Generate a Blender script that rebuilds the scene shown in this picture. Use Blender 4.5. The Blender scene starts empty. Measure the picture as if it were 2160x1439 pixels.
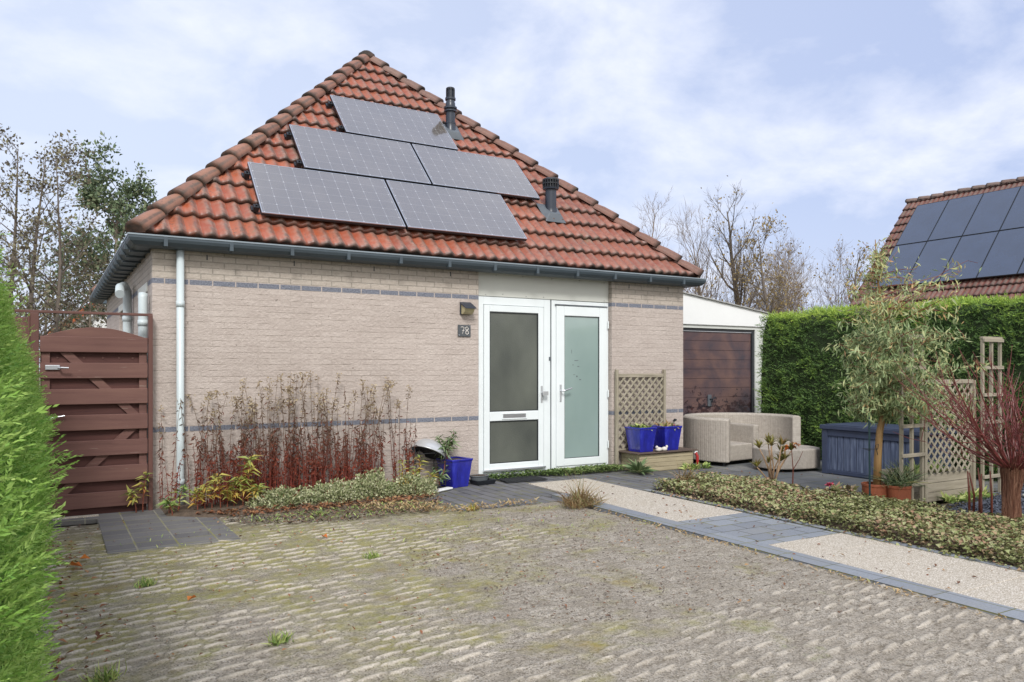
import bpy, math, random
import numpy as np
from mathutils import Vector, Matrix

random.seed(7)
RNG = np.random.default_rng(11)
SC = bpy.context.scene
COL = SC.collection
R = math.radians
PI = math.pi
MW = {}                                   # world matrix of every created object


# ------------------------------------------------------------------ helpers
def lin(h):
    h = h.lstrip('#')
    out = []
    for i in (0, 2, 4):
        c = int(h[i:i + 2], 16) / 255
        out.append(c / 12.92 if c < .04045 else ((c + .055) / 1.055) ** 2.4)
    return tuple(out) + (1,)


def tag(o, label=None, cat=None, group=None, kind=None):
    if label: o['label'] = label
    if cat: o['category'] = cat
    if group: o['group'] = group
    if kind: o['kind'] = kind
    return o


def thing(name, label, cat, loc=(0, 0, 0), rz=0, group=None, mat=None):
    o = bpy.data.objects.new(name, None)
    o.empty_display_size = .1
    COL.objects.link(o)
    m = mat if mat is not None else Matrix.Translation(loc) @ Matrix.Rotation(rz, 4, 'Z')
    o.matrix_basis = m
    MW[o] = m.copy()
    return tag(o, label, cat, group)


def dup(root, loc, rz=0, label=None, mat=None):
    r = root.copy()
    COL.objects.link(r)
    m = mat if mat is not None else Matrix.Translation(loc) @ Matrix.Rotation(rz, 4, 'Z')
    r.matrix_basis = m
    MW[r] = m.copy()
    if label: r['label'] = label
    for ch in list(root.children):
        c = ch.copy()
        COL.objects.link(c)
        c.parent = r
        MW[c] = m.copy()
        for g in list(ch.children):
            d = g.copy()
            COL.objects.link(d)
            d.parent = c
            MW[d] = m.copy()
    return r


def make(name, V, F, mat, parent=None, local=False, smooth=False, attrs=None, bevel=0, seg=2, autosmooth=None):
    """V (n,3) array in world space unless local; F list/array of faces."""
    V = np.asarray(V, dtype=np.float64).reshape(-1, 3)
    pm = MW[parent] if parent is not None else Matrix.Identity(4)
    if parent is not None and not local:
        inv = np.array(pm.inverted())
        V = V @ inv[:3, :3].T + inv[:3, 3]
    me = bpy.data.meshes.new(name)
    if isinstance(F, np.ndarray):
        n, k = F.shape
        me.vertices.add(len(V))
        me.vertices.foreach_set('co', V.astype(np.float32).ravel())
        me.loops.add(n * k)
        me.loops.foreach_set('vertex_index', F.astype(np.int32).ravel())
        me.polygons.add(n)
        me.polygons.foreach_set('loop_start', np.arange(0, n * k, k, dtype=np.int32))
        me.update(calc_edges=True)
    else:
        me.from_pydata(V.tolist(), [], [list(f) for f in F])
        me.update()
    if smooth:
        me.polygons.foreach_set('use_smooth', np.ones(len(me.polygons), dtype=bool))
    # box-mapped UV in metres
    nl = len(me.loops)
    if nl:
        li = np.empty(nl, dtype=np.int32); me.loops.foreach_get('vertex_index', li)
        nf = len(me.polygons)
        ls = np.empty(nf, dtype=np.int32); me.polygons.foreach_get('loop_start', ls)
        lt = np.empty(nf, dtype=np.int32); me.polygons.foreach_get('loop_total', lt)
        nr = np.empty(nf * 3, dtype=np.float32); me.polygons.foreach_get('normal', nr)
        nr = np.abs(nr.reshape(-1, 3))
        ax = np.repeat(np.argmax(nr + np.array([.002, .001, 0]), axis=1), lt)
        co = V[li]
        uv = np.empty((nl, 2), dtype=np.float32)
        uv[:, 0] = np.where(ax == 0, co[:, 1], co[:, 0])
        uv[:, 1] = np.where(ax == 2, co[:, 1], co[:, 2])
        lay = me.uv_layers.new(name='UVMap')
        lay.data.foreach_set('uv', uv.ravel())
    for k, a in (attrs or {}).items():
        at = me.attributes.new(k, 'FLOAT', 'POINT')
        at.data.foreach_set('value', np.asarray(a, dtype=np.float32))
    if mat: me.materials.append(mat)
    o = bpy.data.objects.new(name, me)
    COL.objects.link(o)
    if parent is not None:
        o.parent = parent
    MW[o] = pm.copy()
    if bevel:
        b = o.modifiers.new('Bevel', 'BEVEL')
        b.width = bevel; b.segments = seg; b.limit_method = 'ANGLE'; b.angle_limit = R(40)
    return o


class MB:
    def __init__(s):
        s.v = []; s.f = []; s.a = []; s.cur = 0.0

    def add(s, V, F):
        n = len(s.v)
        s.v += [tuple(p) for p in V]
        s.a += [s.cur] * len(V)
        s.f += [tuple(i + n for i in f) for f in F]
        return s

    def box(s, x0, y0, z0, x1, y1, z1):
        return s.add([(x0, y0, z0), (x1, y0, z0), (x1, y1, z0), (x0, y1, z0), (x0, y0, z1), (x1, y0, z1), (x1, y1, z1), (x0, y1, z1)],
                     [(0, 3, 2, 1), (4, 5, 6, 7), (0, 1, 5, 4), (1, 2, 6, 5), (2, 3, 7, 6), (3, 0, 4, 7)])

    def bar(s, a, b, w, h, up=(0, 0, 1)):
        """rectangular bar from a to b, w across, h along 'up'."""
        a = Vector(a); b = Vector(b); d = (b - a).normalized(); u = Vector(up)
        if abs(d.dot(u)) > .98: u = Vector((0, 1, 0))
        x = d.cross(u).normalized(); u = x.cross(d).normalized()
        P = []
        for q in (a, b):
            for sx, sy in ((-1, -1), (1, -1), (1, 1), (-1, 1)):
                P.append(q + x * (sx * w / 2) + u * (sy * h / 2))
        return s.add(P, [(0, 1, 2, 3), (7, 6, 5, 4), (0, 4, 5, 1), (1, 5, 6, 2), (2, 6, 7, 3), (3, 7, 4, 0)])

    def tube(s, pts, rad, n=8, cap=True):
        pts = [Vector(p) for p in pts]
        if not hasattr(rad, '__len__'): rad = [rad] * len(pts)
        V = []; F = []
        t0 = (pts[1] - pts[0]).normalized()
        u = t0.orthogonal().normalized()
        for i, p in enumerate(pts):
            t = (pts[min(i + 1, len(pts) - 1)] - pts[max(i - 1, 0)])
            t = t.normalized() if t.length > 1e-9 else t0
            u = (u - t * u.dot(t))
            u = u.normalized() if u.length > 1e-6 else t.orthogonal().normalized()
            w = t.cross(u)
            for k in range(n):
                an = 2 * PI * k / n
                V.append(p + (u * math.cos(an) + w * math.sin(an)) * rad[i])
        for i in range(len(pts) - 1):
            for k in range(n):
                F.append((i * n + k, i * n + (k + 1) % n, (i + 1) * n + (k + 1) % n, (i + 1) * n + k))
        if cap:
            F.append(tuple(range(n - 1, -1, -1)))
            F.append(tuple((len(pts) - 1) * n + k for k in range(n)))
        return s.add(V, F)

    def lathe(s, prof, c=(0, 0, 0), n=24, sx=1, sy=1):
        """prof list of (r,z)."""
        V = []; F = []
        for r, z in prof:
            for k in range(n):
                a = 2 * PI * k / n
                V.append((c[0] + r * sx * math.cos(a), c[1] + r * sy * math.sin(a), c[2] + z))
        for i in range(len(prof) - 1):
            for k in range(n):
                F.append((i * n + k, i * n + (k + 1) % n, (i + 1) * n + (k + 1) % n, (i + 1) * n + k))
        F.append(tuple(range(n - 1, -1, -1)))
        F.append(tuple((len(prof) - 1) * n + k for k in range(n)))
        return s.add(V, F)

    def prism(s, poly, z0, z1):
        n = len(poly)
        V = [(x, y, z0) for x, y in poly] + [(x, y, z1) for x, y in poly]
        F = [tuple(range(n - 1, -1, -1)), tuple(range(n, 2 * n))]
        F += [(i, (i + 1) % n, (i + 1) % n + n, i + n) for i in range(n)]
        return s.add(V, F)

    def yprism(s, poly, y0, y1):
        """poly in x,z extruded along y"""
        n = len(poly)
        V = [(x, y0, z) for x, z in poly] + [(x, y1, z) for x, z in poly]
        F = [tuple(range(n)), tuple(range(2 * n - 1, n - 1, -1))]
        F += [(i + n, (i + 1) % n + n, (i + 1) % n, i) for i in range(n)]
        return s.add(V, F)

    def build(s, name, mat, parent=None, **k):
        at = {'rnd': s.a} if any(s.a) else None
        return make(name, s.v, s.f, mat, parent, attrs=at, **k)


def vnoise(x, y, seed=0):
    xi = np.floor(x).astype(np.int64); yi = np.floor(y).astype(np.int64)
    fx = x - xi; fy = y - yi
    fx = fx * fx * (3 - 2 * fx); fy = fy * fy * (3 - 2 * fy)

    def h(a, b):
        n = (a * 374761393 + b * 668265263 + seed * 1442695041) & 0x7fffffff
        n = ((n ^ (n >> 13)) * 1274126177) & 0x7fffffff
        return ((n ^ (n >> 16)) & 0xffff) / 65535.
    return (h(xi, yi) * (1 - fx) + h(xi + 1, yi) * fx) * (1 - fy) + (h(xi, yi + 1) * (1 - fx) + h(xi + 1, yi + 1) * fx) * fy


def fbm(x, y, seed=0, oct=4):
    s = 0; a = .5; t = 0
    for i in range(oct):
        s = s + a * vnoise(x * 2 ** i, y * 2 ** i, seed + i); t += a; a *= .5
    return s / t


def unit(A):
    return A / np.maximum(np.linalg.norm(A, axis=1, keepdims=True), 1e-9)


def leaf_arrays(P, D, L, W, fold=.25, rnd=None, up=None, droop=0.):
    """n folded leaves (5 verts, 4 tris -> two quads). P base points, D axis dirs."""
    n = len(P)
    D = unit(D)
    ref = RNG.normal(size=(n, 3)) if up is None else np.tile(np.array(up, float), (n, 1)) + RNG.normal(size=(n, 3)) * .35
    S = unit(np.cross(D, ref))
    N = np.cross(S, D)
    L = np.broadcast_to(L, (n,))[:, None]; W = np.broadcast_to(W, (n,))[:, None]
    b = P
    m = P + D * L * .5 - N * L * .04
    t = P + D * L - N * L * (.12 + droop)
    l = P + D * L * .42 + S * W * .5 + N * W * fold
    r = P + D * L * .42 - S * W * .5 + N * W * fold
    V = np.stack([b, l, t, r, m], axis=1).reshape(-1, 3)
    i = np.arange(n)[:, None] * 5
    F = np.concatenate([i + np.array([0, 4, 1]), i + np.array([4, 2, 1]), i + np.array([0, 3, 4]), i + np.array([4, 3, 2])])
    if rnd is None: rnd = RNG.random(n)
    return V, F, np.repeat(rnd, 5)


def flat_leaves(P, D, L, W, rnd):
    n = len(P)
    D = unit(D); S = unit(np.cross(D, RNG.normal(size=(n, 3))))
    L = np.broadcast_to(L, (n,))[:, None]; W = np.broadcast_to(W, (n,))[:, None]
    V = np.stack([P, P + D * L * .45 + S * W * .5, P + D * L, P + D * L * .45 - S * W * .5], axis=1).reshape(-1, 3)
    i = np.arange(n)[:, None] * 4
    return V, np.concatenate([i + np.array([0, 2, 1]), i + np.array([0, 3, 2])]), np.repeat(rnd, 4)


def cat_leaves(parts):
    Vs = []; Fs = []; Rs = []; o = 0
    for V, F, r in parts:
        Vs.append(V); Fs.append(F + o); Rs.append(r); o += len(V)
    return np.concatenate(Vs), np.concatenate(Fs), np.concatenate(Rs)


def leaves(name, P, D, L, W, mat, parent=None, **k):
    kw = {q: k.pop(q) for q in ('fold', 'rnd', 'up', 'droop') if q in k}
    V, F, r = leaf_arrays(np.asarray(P, float), np.asarray(D, float), L, W, **kw)
    return make(name, V, F, mat, parent, attrs={'rnd': r}, **k)


# ------------------------------------------------------------------ materials
class NT:
    def __init__(s, name):
        s.m = bpy.data.materials.new(name); s.m.use_nodes = True
        s.t = s.m.node_tree; s.t.nodes.clear()
        s.out = s.n('ShaderNodeOutputMaterial')
        s.b = s.n('ShaderNodeBsdfPrincipled')
        s.l(s.b, 0, s.out, 0)

    def n(s, t, **kw):
        x = s.t.nodes.new(t)
        for k, v in kw.items(): setattr(x, k, v)
        return x

    def l(s, a, i, b, j):
        s.t.links.new(a.outputs[i] if not hasattr(a, 'is_output') else a, b.inputs[j])

    def coord(s, kind='Object'):
        if not hasattr(s, '_tc'): s._tc = s.n('ShaderNodeTexCoord')
        return s._tc.outputs[kind]

    def mp(s, src, scale=(1, 1, 1), loc=(0, 0, 0), rot=(0, 0, 0)):
        x = s.n('ShaderNodeMapping'); s.t.links.new(src, x.inputs[0])
        x.inputs['Scale'].default_value = scale; x.inputs['Location'].default_value = loc; x.inputs['Rotation'].default_value = rot
        return x.outputs[0]

    def noise(s, src, scale, detail=4, rough=.55, dist=0):
        x = s.n('ShaderNodeTexNoise')
        s.t.links.new(src, x.inputs['Vector'])
        x.inputs['Scale'].default_value = scale; x.inputs['Detail'].default_value = detail
        x.inputs['Roughness'].default_value = rough; x.inputs['Distortion'].default_value = dist
        return x.outputs['Fac']

    def ramp(s, src, stops, interp='LINEAR'):
        x = s.n('ShaderNodeValToRGB'); s.t.links.new(src, x.inputs[0])
        e = x.color_ramp.elements
        x.color_ramp.interpolation = interp
        while len(e) < len(stops): e.new(.5)
        for q, (p, c) in zip(e, stops):
            q.position = p
            q.color = c if hasattr(c, '__len__') else (c, c, c, 1)
        return x.outputs[0]

    def mix(s, f, a, b, mode='MIX'):
        x = s.n('ShaderNodeMix', data_type='RGBA', blend_type=mode)
        x.clamp_factor = True
        for i, v in ((0, f), (6, a), (7, b)):
            if hasattr(v, 'is_output'): s.t.links.new(v, x.inputs[i])
            else: x.inputs[i].default_value = v
        return x.outputs[2]

    def math(s, op, a, b=0., c=0.):
        x = s.n('ShaderNodeMath', operation=op)
        for i, v in enumerate((a, b, c)):
            if hasattr(v, 'is_output'): s.t.links.new(v, x.inputs[i])
            else: x.inputs[i].default_value = v
        return x.outputs[0]

    def sep(s, src):
        x = s.n('ShaderNodeSeparateXYZ'); s.t.links.new(src, x.inputs[0]); return x.outputs

    def attr(s, name='rnd'):
        x = s.n('ShaderNodeAttribute'); x.attribute_name = name; return x.outputs['Fac']

    def col(s, c):
        if hasattr(c, 'is_output'): s.t.links.new(c, s.b.inputs['Base Color'])
        else: s.b.inputs['Base Color'].default_value = c

    def set(s, **kw):
        for k, v in kw.items():
            k = k.replace('_', ' ')
            if hasattr(v, 'is_output'): s.t.links.new(v, s.b.inputs[k])
            else: s.b.inputs[k].default_value = v
        return s

    def bump(s, h, strength=.3, dist=.01):
        x = s.n('ShaderNodeBump'); x.inputs['Strength'].default_value = strength; x.inputs['Distance'].default_value = dist
        s.t.links.new(h, x.inputs['Height'])
        if hasattr(s, '_bn'): s.t.links.new(s._bn, x.inputs['Normal'])
        s._bn = x.outputs[0]
        s.t.links.new(x.outputs[0], s.b.inputs['Normal'])


def mul(c, k): return (c[0] * k, c[1] * k, c[2] * k, 1)


def simple(name, c, rough=.6, var=.15, scale=6, bump=0, bscale=60, metal=0, stretch=(1, 1, 1), spec=.5, bdist=.004):
    t = NT(name)
    c = lin(c) if isinstance(c, str) else c
    v = t.mp(t.coord(), stretch)
    n = t.noise(v, scale, 5, .6)
    t.col(t.ramp(n, [(.25, mul(c, 1 - var)), (.75, mul(c, 1 + var))]))
    t.set(Roughness=rough, Metallic=metal, Specular_IOR_Level=spec)
    if bump: t.bump(t.noise(v, bscale, 4, .6), bump, bdist)
    return t.m


def leafmat(name, cols, rough=.55, trans=.25):
    t = NT(name)
    st = [(i / (len(cols) - 1), lin(c) if isinstance(c, str) else c) for i, c in enumerate(cols)]
    c = t.ramp(t.attr(), st)
    t.col(c); t.set(Roughness=rough, Specular_IOR_Level=.3)
    if trans:
        tr = t.n('ShaderNodeBsdfTranslucent'); t.t.links.new(c, tr.inputs[0])
        mx = t.n('ShaderNodeMixShader'); mx.inputs[0].default_value = trans
        t.l(t.b, 0, mx, 1); t.l(tr, 0, mx, 2); t.l(mx, 0, t.out, 0)
    return t.m


def m_brick():
    t = NT('painted_brick')
    uv = t.coord('UV'); ob = t.coord()
    w = t.mix(.012, uv, t.n('ShaderNodeTexNoise').outputs[1], 'ADD')
    br = t.n('ShaderNodeTexBrick'); t.t.links.new(uv, br.inputs['Vector'])
    for k, v in (('Scale', 1), ('Mortar Size', .0065), ('Mortar Smooth', .25), ('Brick Width', .23), ('Row Height', .0625), ('Bias', 0)):
        br.inputs[k].default_value = v
    br.inputs['Color1'].default_value = (.35, .35, .35, 1); br.inputs['Color2'].default_value = (.65, .65, .65, 1); br.inputs['Mortar'].default_value = (.5, .5, .5, 1)
    br.offset = .5
    mort = br.outputs['Fac']
    z = t.sep(uv)[1]
    zn = t.math('ADD', z, t.math('MULTIPLY', t.math('SUBTRACT', t.noise(ob, 26, 3), .5), .02))
    up = t.math('GREATER_THAN', z, 2.3135)

    def band(a, b): return t.math('MULTIPLY', t.math('GREATER_THAN', zn, a), t.math('LESS_THAN', zn, b))
    bnd = t.math('ADD', band(2.2535, 2.3085), band(.7535, .8085))
    bnd = t.math('MULTIPLY', bnd, t.math('SUBTRACT', 1., t.math('GREATER_THAN', mort, .45)))
    big = t.noise(ob, 1.1, 5, .6); fine = t.noise(ob, 45, 4, .65)
    paint = t.ramp(big, [(.3, lin('#b0a49d')), (.55, lin('#bbafa8')), (.75, lin('#c4b9b2'))])
    paint = t.mix(.35, paint, t.ramp(br.outputs['Color'], [(.3, lin('#a99e97')), (.7, lin('#c6bdb6'))]))
    paint = t.mix(t.math('MULTIPLY', up, .55), paint, lin('#b4ab9e'))
    paint = t.mix(t.math('MULTIPLY', t.math('MULTIPLY', mort, up), .75), paint, lin('#8d887f'))
    low = t.math('SUBTRACT', 1., up)
    gap = t.math('GREATER_THAN', t.noise(t.mp(ob, (3, 3, 9)), 2.4, 4, .65), .5)
    rz = t.math('FRACT', t.math('DIVIDE', t.math('ADD', z, t.math('MULTIPLY', t.math('SUBTRACT', t.noise(ob, 7, 3), .5), .012)), .0625))
    row = t.ramp(rz, [(.0, 1.), (.10, .0), (.90, .0), (1., 1.)])
    gap = t.ramp(t.noise(t.mp(ob, (1.2, 1.2, 9)), 2.4, 5, .7), [(.44, 0.), (.56, 1.)])
    mlow = t.math('MAXIMUM', t.math('MULTIPLY', row, gap), t.math('MULTIPLY', t.math('MULTIPLY', mort, t.ramp(t.noise(ob, 4, 3), [(.52, 0.), (.6, 1.)])), .35))
    mlow = t.math('MULTIPLY', mlow, low)
    paint = t.mix(t.math('MULTIPLY', mlow, .6), paint, lin('#85796e'))
    spots = t.ramp(t.noise(ob, 19, 2, .5), [(.26, 1.), (.29, 0.)])
    paint = t.mix(t.math('MULTIPLY', spots, .6), paint, lin('#6a6058'))
    # moss plus painted eave shade on the top courses, and a dirty foot
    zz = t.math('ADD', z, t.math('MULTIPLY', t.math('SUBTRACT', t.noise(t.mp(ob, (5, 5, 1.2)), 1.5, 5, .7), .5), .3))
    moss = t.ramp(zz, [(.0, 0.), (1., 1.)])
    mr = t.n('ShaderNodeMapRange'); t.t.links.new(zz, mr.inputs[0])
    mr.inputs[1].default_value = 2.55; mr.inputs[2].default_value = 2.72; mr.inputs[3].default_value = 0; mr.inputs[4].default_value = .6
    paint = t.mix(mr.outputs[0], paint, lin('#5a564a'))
    mf = t.n('ShaderNodeMapRange'); t.t.links.new(zz, mf.inputs[0])
    mf.inputs[1].default_value = .35; mf.inputs[2].default_value = -.05; mf.inputs[3].default_value = 0; mf.inputs[4].default_value = .5
    paint = t.mix(mf.outputs[0], paint, lin('#7d7466'))
    fc = t.noise(t.mp(ob, (1, 1, 1.4), (.4, .1, .2), (0, R(25), 0)), 22, 5, .64)
    paint = t.mix(t.math('MULTIPLY', t.ramp(fc, [(.34, 1.), (.5, 0.)]), .16), paint, lin('#8d8077'))
    paint = t.mix(t.math('MULTIPLY', t.ramp(fc, [(.54, 0.), (.68, 1.)]), .2), paint, lin('#e0d6cd'))
    slate = t.ramp(t.noise(ob, 70, 4, .7), [(.3, lin('#5f636e')), (.55, lin('#7b7f8b')), (.8, lin('#a3a5ab'))])
    c = t.mix(bnd, paint, slate)
    t.col(c); t.set(Roughness=.85, Specular_IOR_Level=.25)
    joint = t.math('ADD', t.math('MULTIPLY', mort, up), mlow)
    t.bump(t.math('SUBTRACT', 1., joint), .5, .006)
    face = t.noise(t.mp(ob, (1, 1, 1.35), (0, 0, 0), (0, R(25), 0)), 30, 6, .66)
    t.bump(face, .7, .022)
    t.bump(fine, .4, .008)
    return t.m


def m_tile(name, cols, spec=.55, rough=.44):
    t = NT(name)
    ob = t.coord()
    r = t.attr('rnd'); ph = t.attr('phase'); sl = t.attr('slope')
    n1 = t.noise(ob, .8, 4, .6); n2 = t.noise(ob, 14, 5, .65); n3 = t.noise(ob, 3.1, 4, .6)
    base = t.ramp(t.math('ADD', t.math('MULTIPLY', r, .45), t.math('MULTIPLY', n1, .6)), [(.15, lin(cols[0])), (.5, lin(cols[1])), (.8, lin(cols[2]))])
    wear = t.math('MULTIPLY', t.ramp(t.math('ADD', n2, t.math('MULTIPLY', n3, .5)), [(.5, 0.), (.95, 1.)]), t.ramp(ph, [(0., .1), (.3, .35), (.62, 1.), (.85, .55), (1., .1)]))
    base = t.mix(wear, base, lin(cols[3]))
    streak = t.math('MULTIPLY', t.ramp(ph, [(.42, 0.), (.55, 1.), (.78, 1.), (.9, 0.)]), t.ramp(t.noise(ob, 5.5, 5, .7), [(.40, 0.), (.58, .75)]))
    base = t.mix(streak, base, lin('#5d544d'))
    base = t.mix(t.ramp(r, [(.6, 0.), (.95, .35)]), base, lin('#4a2a22'))
    xg = t.n('ShaderNodeMapRange'); t.t.links.new(t.math('ADD', t.sep(ob)[0], t.math('MULTIPLY', n1, 3.)), xg.inputs[0])
    xg.inputs[1].default_value = 2.5; xg.inputs[2].default_value = 7.5; xg.inputs[3].default_value = .05; xg.inputs[4].default_value = .62
    base = t.mix(xg.outputs[0], base, t.ramp(n2, [(.3, lin('#654139')), (.6, lin('#85594c')), (.8, lin('#9c7a70'))]))
    blk = t.math('MULTIPLY', t.ramp(t.noise(t.mp(ob, (1, 1, 1), (3, 1, 2)), 34, 4, .75), [(.52, 0.), (.66, 1.)]), t.ramp(n3, [(.42, 0.), (.62, .8)]))
    base = t.mix(blk, base, lin('#4e463f'))
    dirt_shade = t.ramp(sl, [(0., 1.), (.05, .75), (.13, .12), (.3, 0.), (.78, 0.), (1., .8)])  # dirt plus shadow painted along the lip and under each overlap
    base = t.mix(t.math('MULTIPLY', dirt_shade, t.ramp(n3, [(.25, .45), (.6, 1.)])), base, lin('#2e2721'))
    lich = t.ramp(t.noise(ob, 2.3, 5, .7), [(.58, 0.), (.7, 1.)])
    base = t.mix(t.math('MULTIPLY', t.math('MULTIPLY', lich, t.ramp(n2, [(.45, 0.), (.6, 1.)])), .6), base, lin('#6e6a54'))
    t.col(base)
    t.set(Roughness=t.ramp(n2, [(.3, rough - .1), (.7, rough + .2)]), Specular_IOR_Level=spec)
    t.bump(n2, .15, .004)
    return t.m


def m_driveway():
    t = NT('grass_pavers')
    ob = t.coord(); rd = t.attr('ridge')
    n1 = t.noise(ob, .55, 5, .6); n2 = t.noise(ob, 9, 6, .7); n3 = t.noise(ob, 70, 4, .7); n4 = t.noise(ob, 1.7, 5, .65); n5 = t.noise(ob, 240, 2, .6)
    vo = t.n('ShaderNodeTexVoronoi'); t.t.links.new(ob, vo.inputs['Vector']); vo.inputs['Scale'].default_value = 150
    gr = t.sep(vo.outputs['Color'])[0]; gr2 = t.sep(vo.outputs['Color'])[1]
    conc = t.ramp(n3, [(.25, lin('#a69d8f')), (.5, lin('#bab1a3')), (.75, lin('#c9c0b3'))])
    conc = t.mix(t.ramp(gr, [(.72, 0.), (.9, .5)]), conc, lin('#ddd5c8'))
    soil = t.ramp(t.math('ADD', t.math('MULTIPLY', n2, .5), t.math('MULTIPLY', n3, .5)), [(.3, lin('#80796d')), (.5, lin('#9e968a')), (.68, lin('#b3aca0'))])
    soil = t.mix(t.ramp(gr, [(.62, 0.), (.9, .8)]), soil, lin('#bdb4a8'))
    soil = t.mix(t.ramp(gr2, [(.68, 0.), (.9, .75)]), soil, lin('#544d43'))
    soil = t.mix(t.ramp(gr2, [(.0, .5), (.12, 0.)]), soil, lin('#7f8488'))
    soil = t.mix(t.ramp(t.noise(t.mp(ob, (1, 2.2, 1)), 15, 5, .75), [(.36, .7), (.47, 0.)]), soil, lin('#5d5445'))
    moss = t.ramp(n2, [(.3, lin('#6f6f2c')), (.55, lin('#8c8a36')), (.75, lin('#958036'))])
    # mossiest towards the house bed and in a broad drift across the left half
    x, y, z = t.sep(ob)
    my = t.n('ShaderNodeMapRange'); t.t.links.new(y, my.inputs[0])
    my.inputs[1].default_value = 3.0; my.inputs[2].default_value = 6.8; my.inputs[3].default_value = -.05; my.inputs[4].default_value = .16
    mx_ = t.n('ShaderNodeMapRange'); t.t.links.new(x, mx_.inputs[0])
    mx_.inputs[1].default_value = 2.0; mx_.inputs[2].default_value = 4.4; mx_.inputs[3].default_value = .05; mx_.inputs[4].default_value = -.12
    mm = t.math('ADD', t.math('ADD', n4, my.outputs[0]), mx_.outputs[0])
    mk = t.math('MULTIPLY', t.ramp(mm, [(.48, 0.), (.66, 1.)]), t.ramp(n2, [(.34, .15), (.58, 1.)]))
    soil = t.mix(t.math('MULTIPLY', mk, .66), soil, moss)
    rust = t.ramp(t.noise(ob, 1.4, 4, .6), [(.58, 0.), (.7, .6)])
    soil = t.mix(t.math('MULTIPLY', rust, mk), soil, lin('#8a6a30'))
    grn = t.ramp(t.noise(t.mp(ob, (1, 1, 1), (4, 9, 0)), 2.1, 5, .7), [(.6, 0.), (.7, .55)])
    soil = t.mix(t.math('MULTIPLY', grn, t.ramp(n2, [(.45, 0.), (.6, 1.)])), soil, lin('#7d8a3c'))
    f = t.ramp(t.math('ADD', rd, t.math('MULTIPLY', t.math('SUBTRACT', n3, .5), .6)), [(.14, 0.), (.66, .96)])
    c = t.mix(f, soil, conc)
    c = t.mix(t.ramp(t.noise(ob, 3.6, 5, .65), [(.42, .30), (.58, 0.)]), c, lin('#70675a'))
    c = t.mix(t.math('MULTIPLY', t.ramp(n2, [(.52, 0.), (.72, 1.)]), .45), c, soil)
    # dark slate grit spilled from the bed
    yd = t.n('ShaderNodeMapRange'); t.t.links.new(t.math('ADD', t.math('SUBTRACT', y, t.math('MULTIPLY', t.math('ABSOLUTE', t.math('SUBTRACT', x, 2.5)), .28)), t.math('MULTIPLY', n4, .9)), yd.inputs[0])
    yd.inputs[1].default_value = 7.05; yd.inputs[2].default_value = 7.55; yd.inputs[3].default_value = 0; yd.inputs[4].default_value = .85
    c = t.mix(t.math('MULTIPLY', yd.outputs[0], t.ramp(n2, [(.38, 0.2), (.6, 1.)])), c, t.ramp(n3, [(.3, lin('#454140')), (.7, lin('#777068'))]))
    t.col(c); t.set(Roughness=.9, Specular_IOR_Level=.2)
    t.bump(n3, .7, .008); t.bump(gr, .5, .004)
    return t.m


def m_pavers(name, c1, c2, joint, w, h, off, mortar=.008, bump=.5, moss=True, rot=0):
    t = NT(name)
    uv = t.mp(t.coord('UV'), rot=(0, 0, rot)); ob = t.coord()
    br = t.n('ShaderNodeTexBrick'); t.t.links.new(uv, br.inputs['Vector'])
    for k, v in (('Scale', 1), ('Mortar Size', mortar), ('Mortar Smooth', .3), ('Brick Width', w), ('Row Height', h), ('Bias', 0)):
        br.inputs[k].default_value = v
    br.offset = off
    br.inputs['Color1'].default_value = lin(c1); br.inputs['Color2'].default_value = lin(c2); br.inputs['Mortar'].default_value = lin(joint)
    n = t.noise(ob, 90, 4, .7); n2 = t.noise(ob, 2.2, 5, .6)
    c = t.mix(.35, br.outputs['Color'], t.ramp(n, [(.3, (.2, .2, .2, 1)), (.7, (.7, .7, .7, 1))]), 'OVERLAY')
    c = t.mix(t.ramp(n2, [(.45, 0.), (.75, .35)]), c, lin('#8d8a80'))
    if moss:
        c = t.mix(t.math('MULTIPLY', br.outputs['Fac'], t.ramp(t.noise(ob, 3, 4), [(.42, 0.), (.6, .8)])), c, lin('#77763a'))
    t.col(c); t.set(Roughness=.75, Specular_IOR_Level=.35)
    t.bump(t.math('SUBTRACT', 1., br.outputs['Fac']), bump, .006); t.bump(n, .25, .003)
    return t.m


def m_aggregate():
    t = NT('exposed_aggregate')
    ob = t.coord()
    vo = t.n('ShaderNodeTexVoronoi'); t.t.links.new(ob, vo.inputs['Vector']); vo.inputs['Scale'].default_value = 130
    n = t.noise(ob, 1.5, 5, .6)
    c = t.ramp(t.sep(vo.outputs['Color'])[0], [(0., lin('#a0988c')), (.35, lin('#c3bbaf')), (.7, lin('#d3ccc1')), (1., lin('#e4dfd7'))])
    c = t.mix(t.ramp(vo.outputs['Distance'], [(.35, 0.), (.7, .7)]), c, lin('#8d806c'))
    c = t.mix(t.ramp(n, [(.5, 0.), (.8, .35)]), c, lin('#a79a82'))
    t.col(c); t.set(Roughness=.85, Specular_IOR_Level=.25)
    t.bump(t.math('SUBTRACT', 1., vo.outputs['Distance']), .5, .006)
    return t.m


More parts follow.
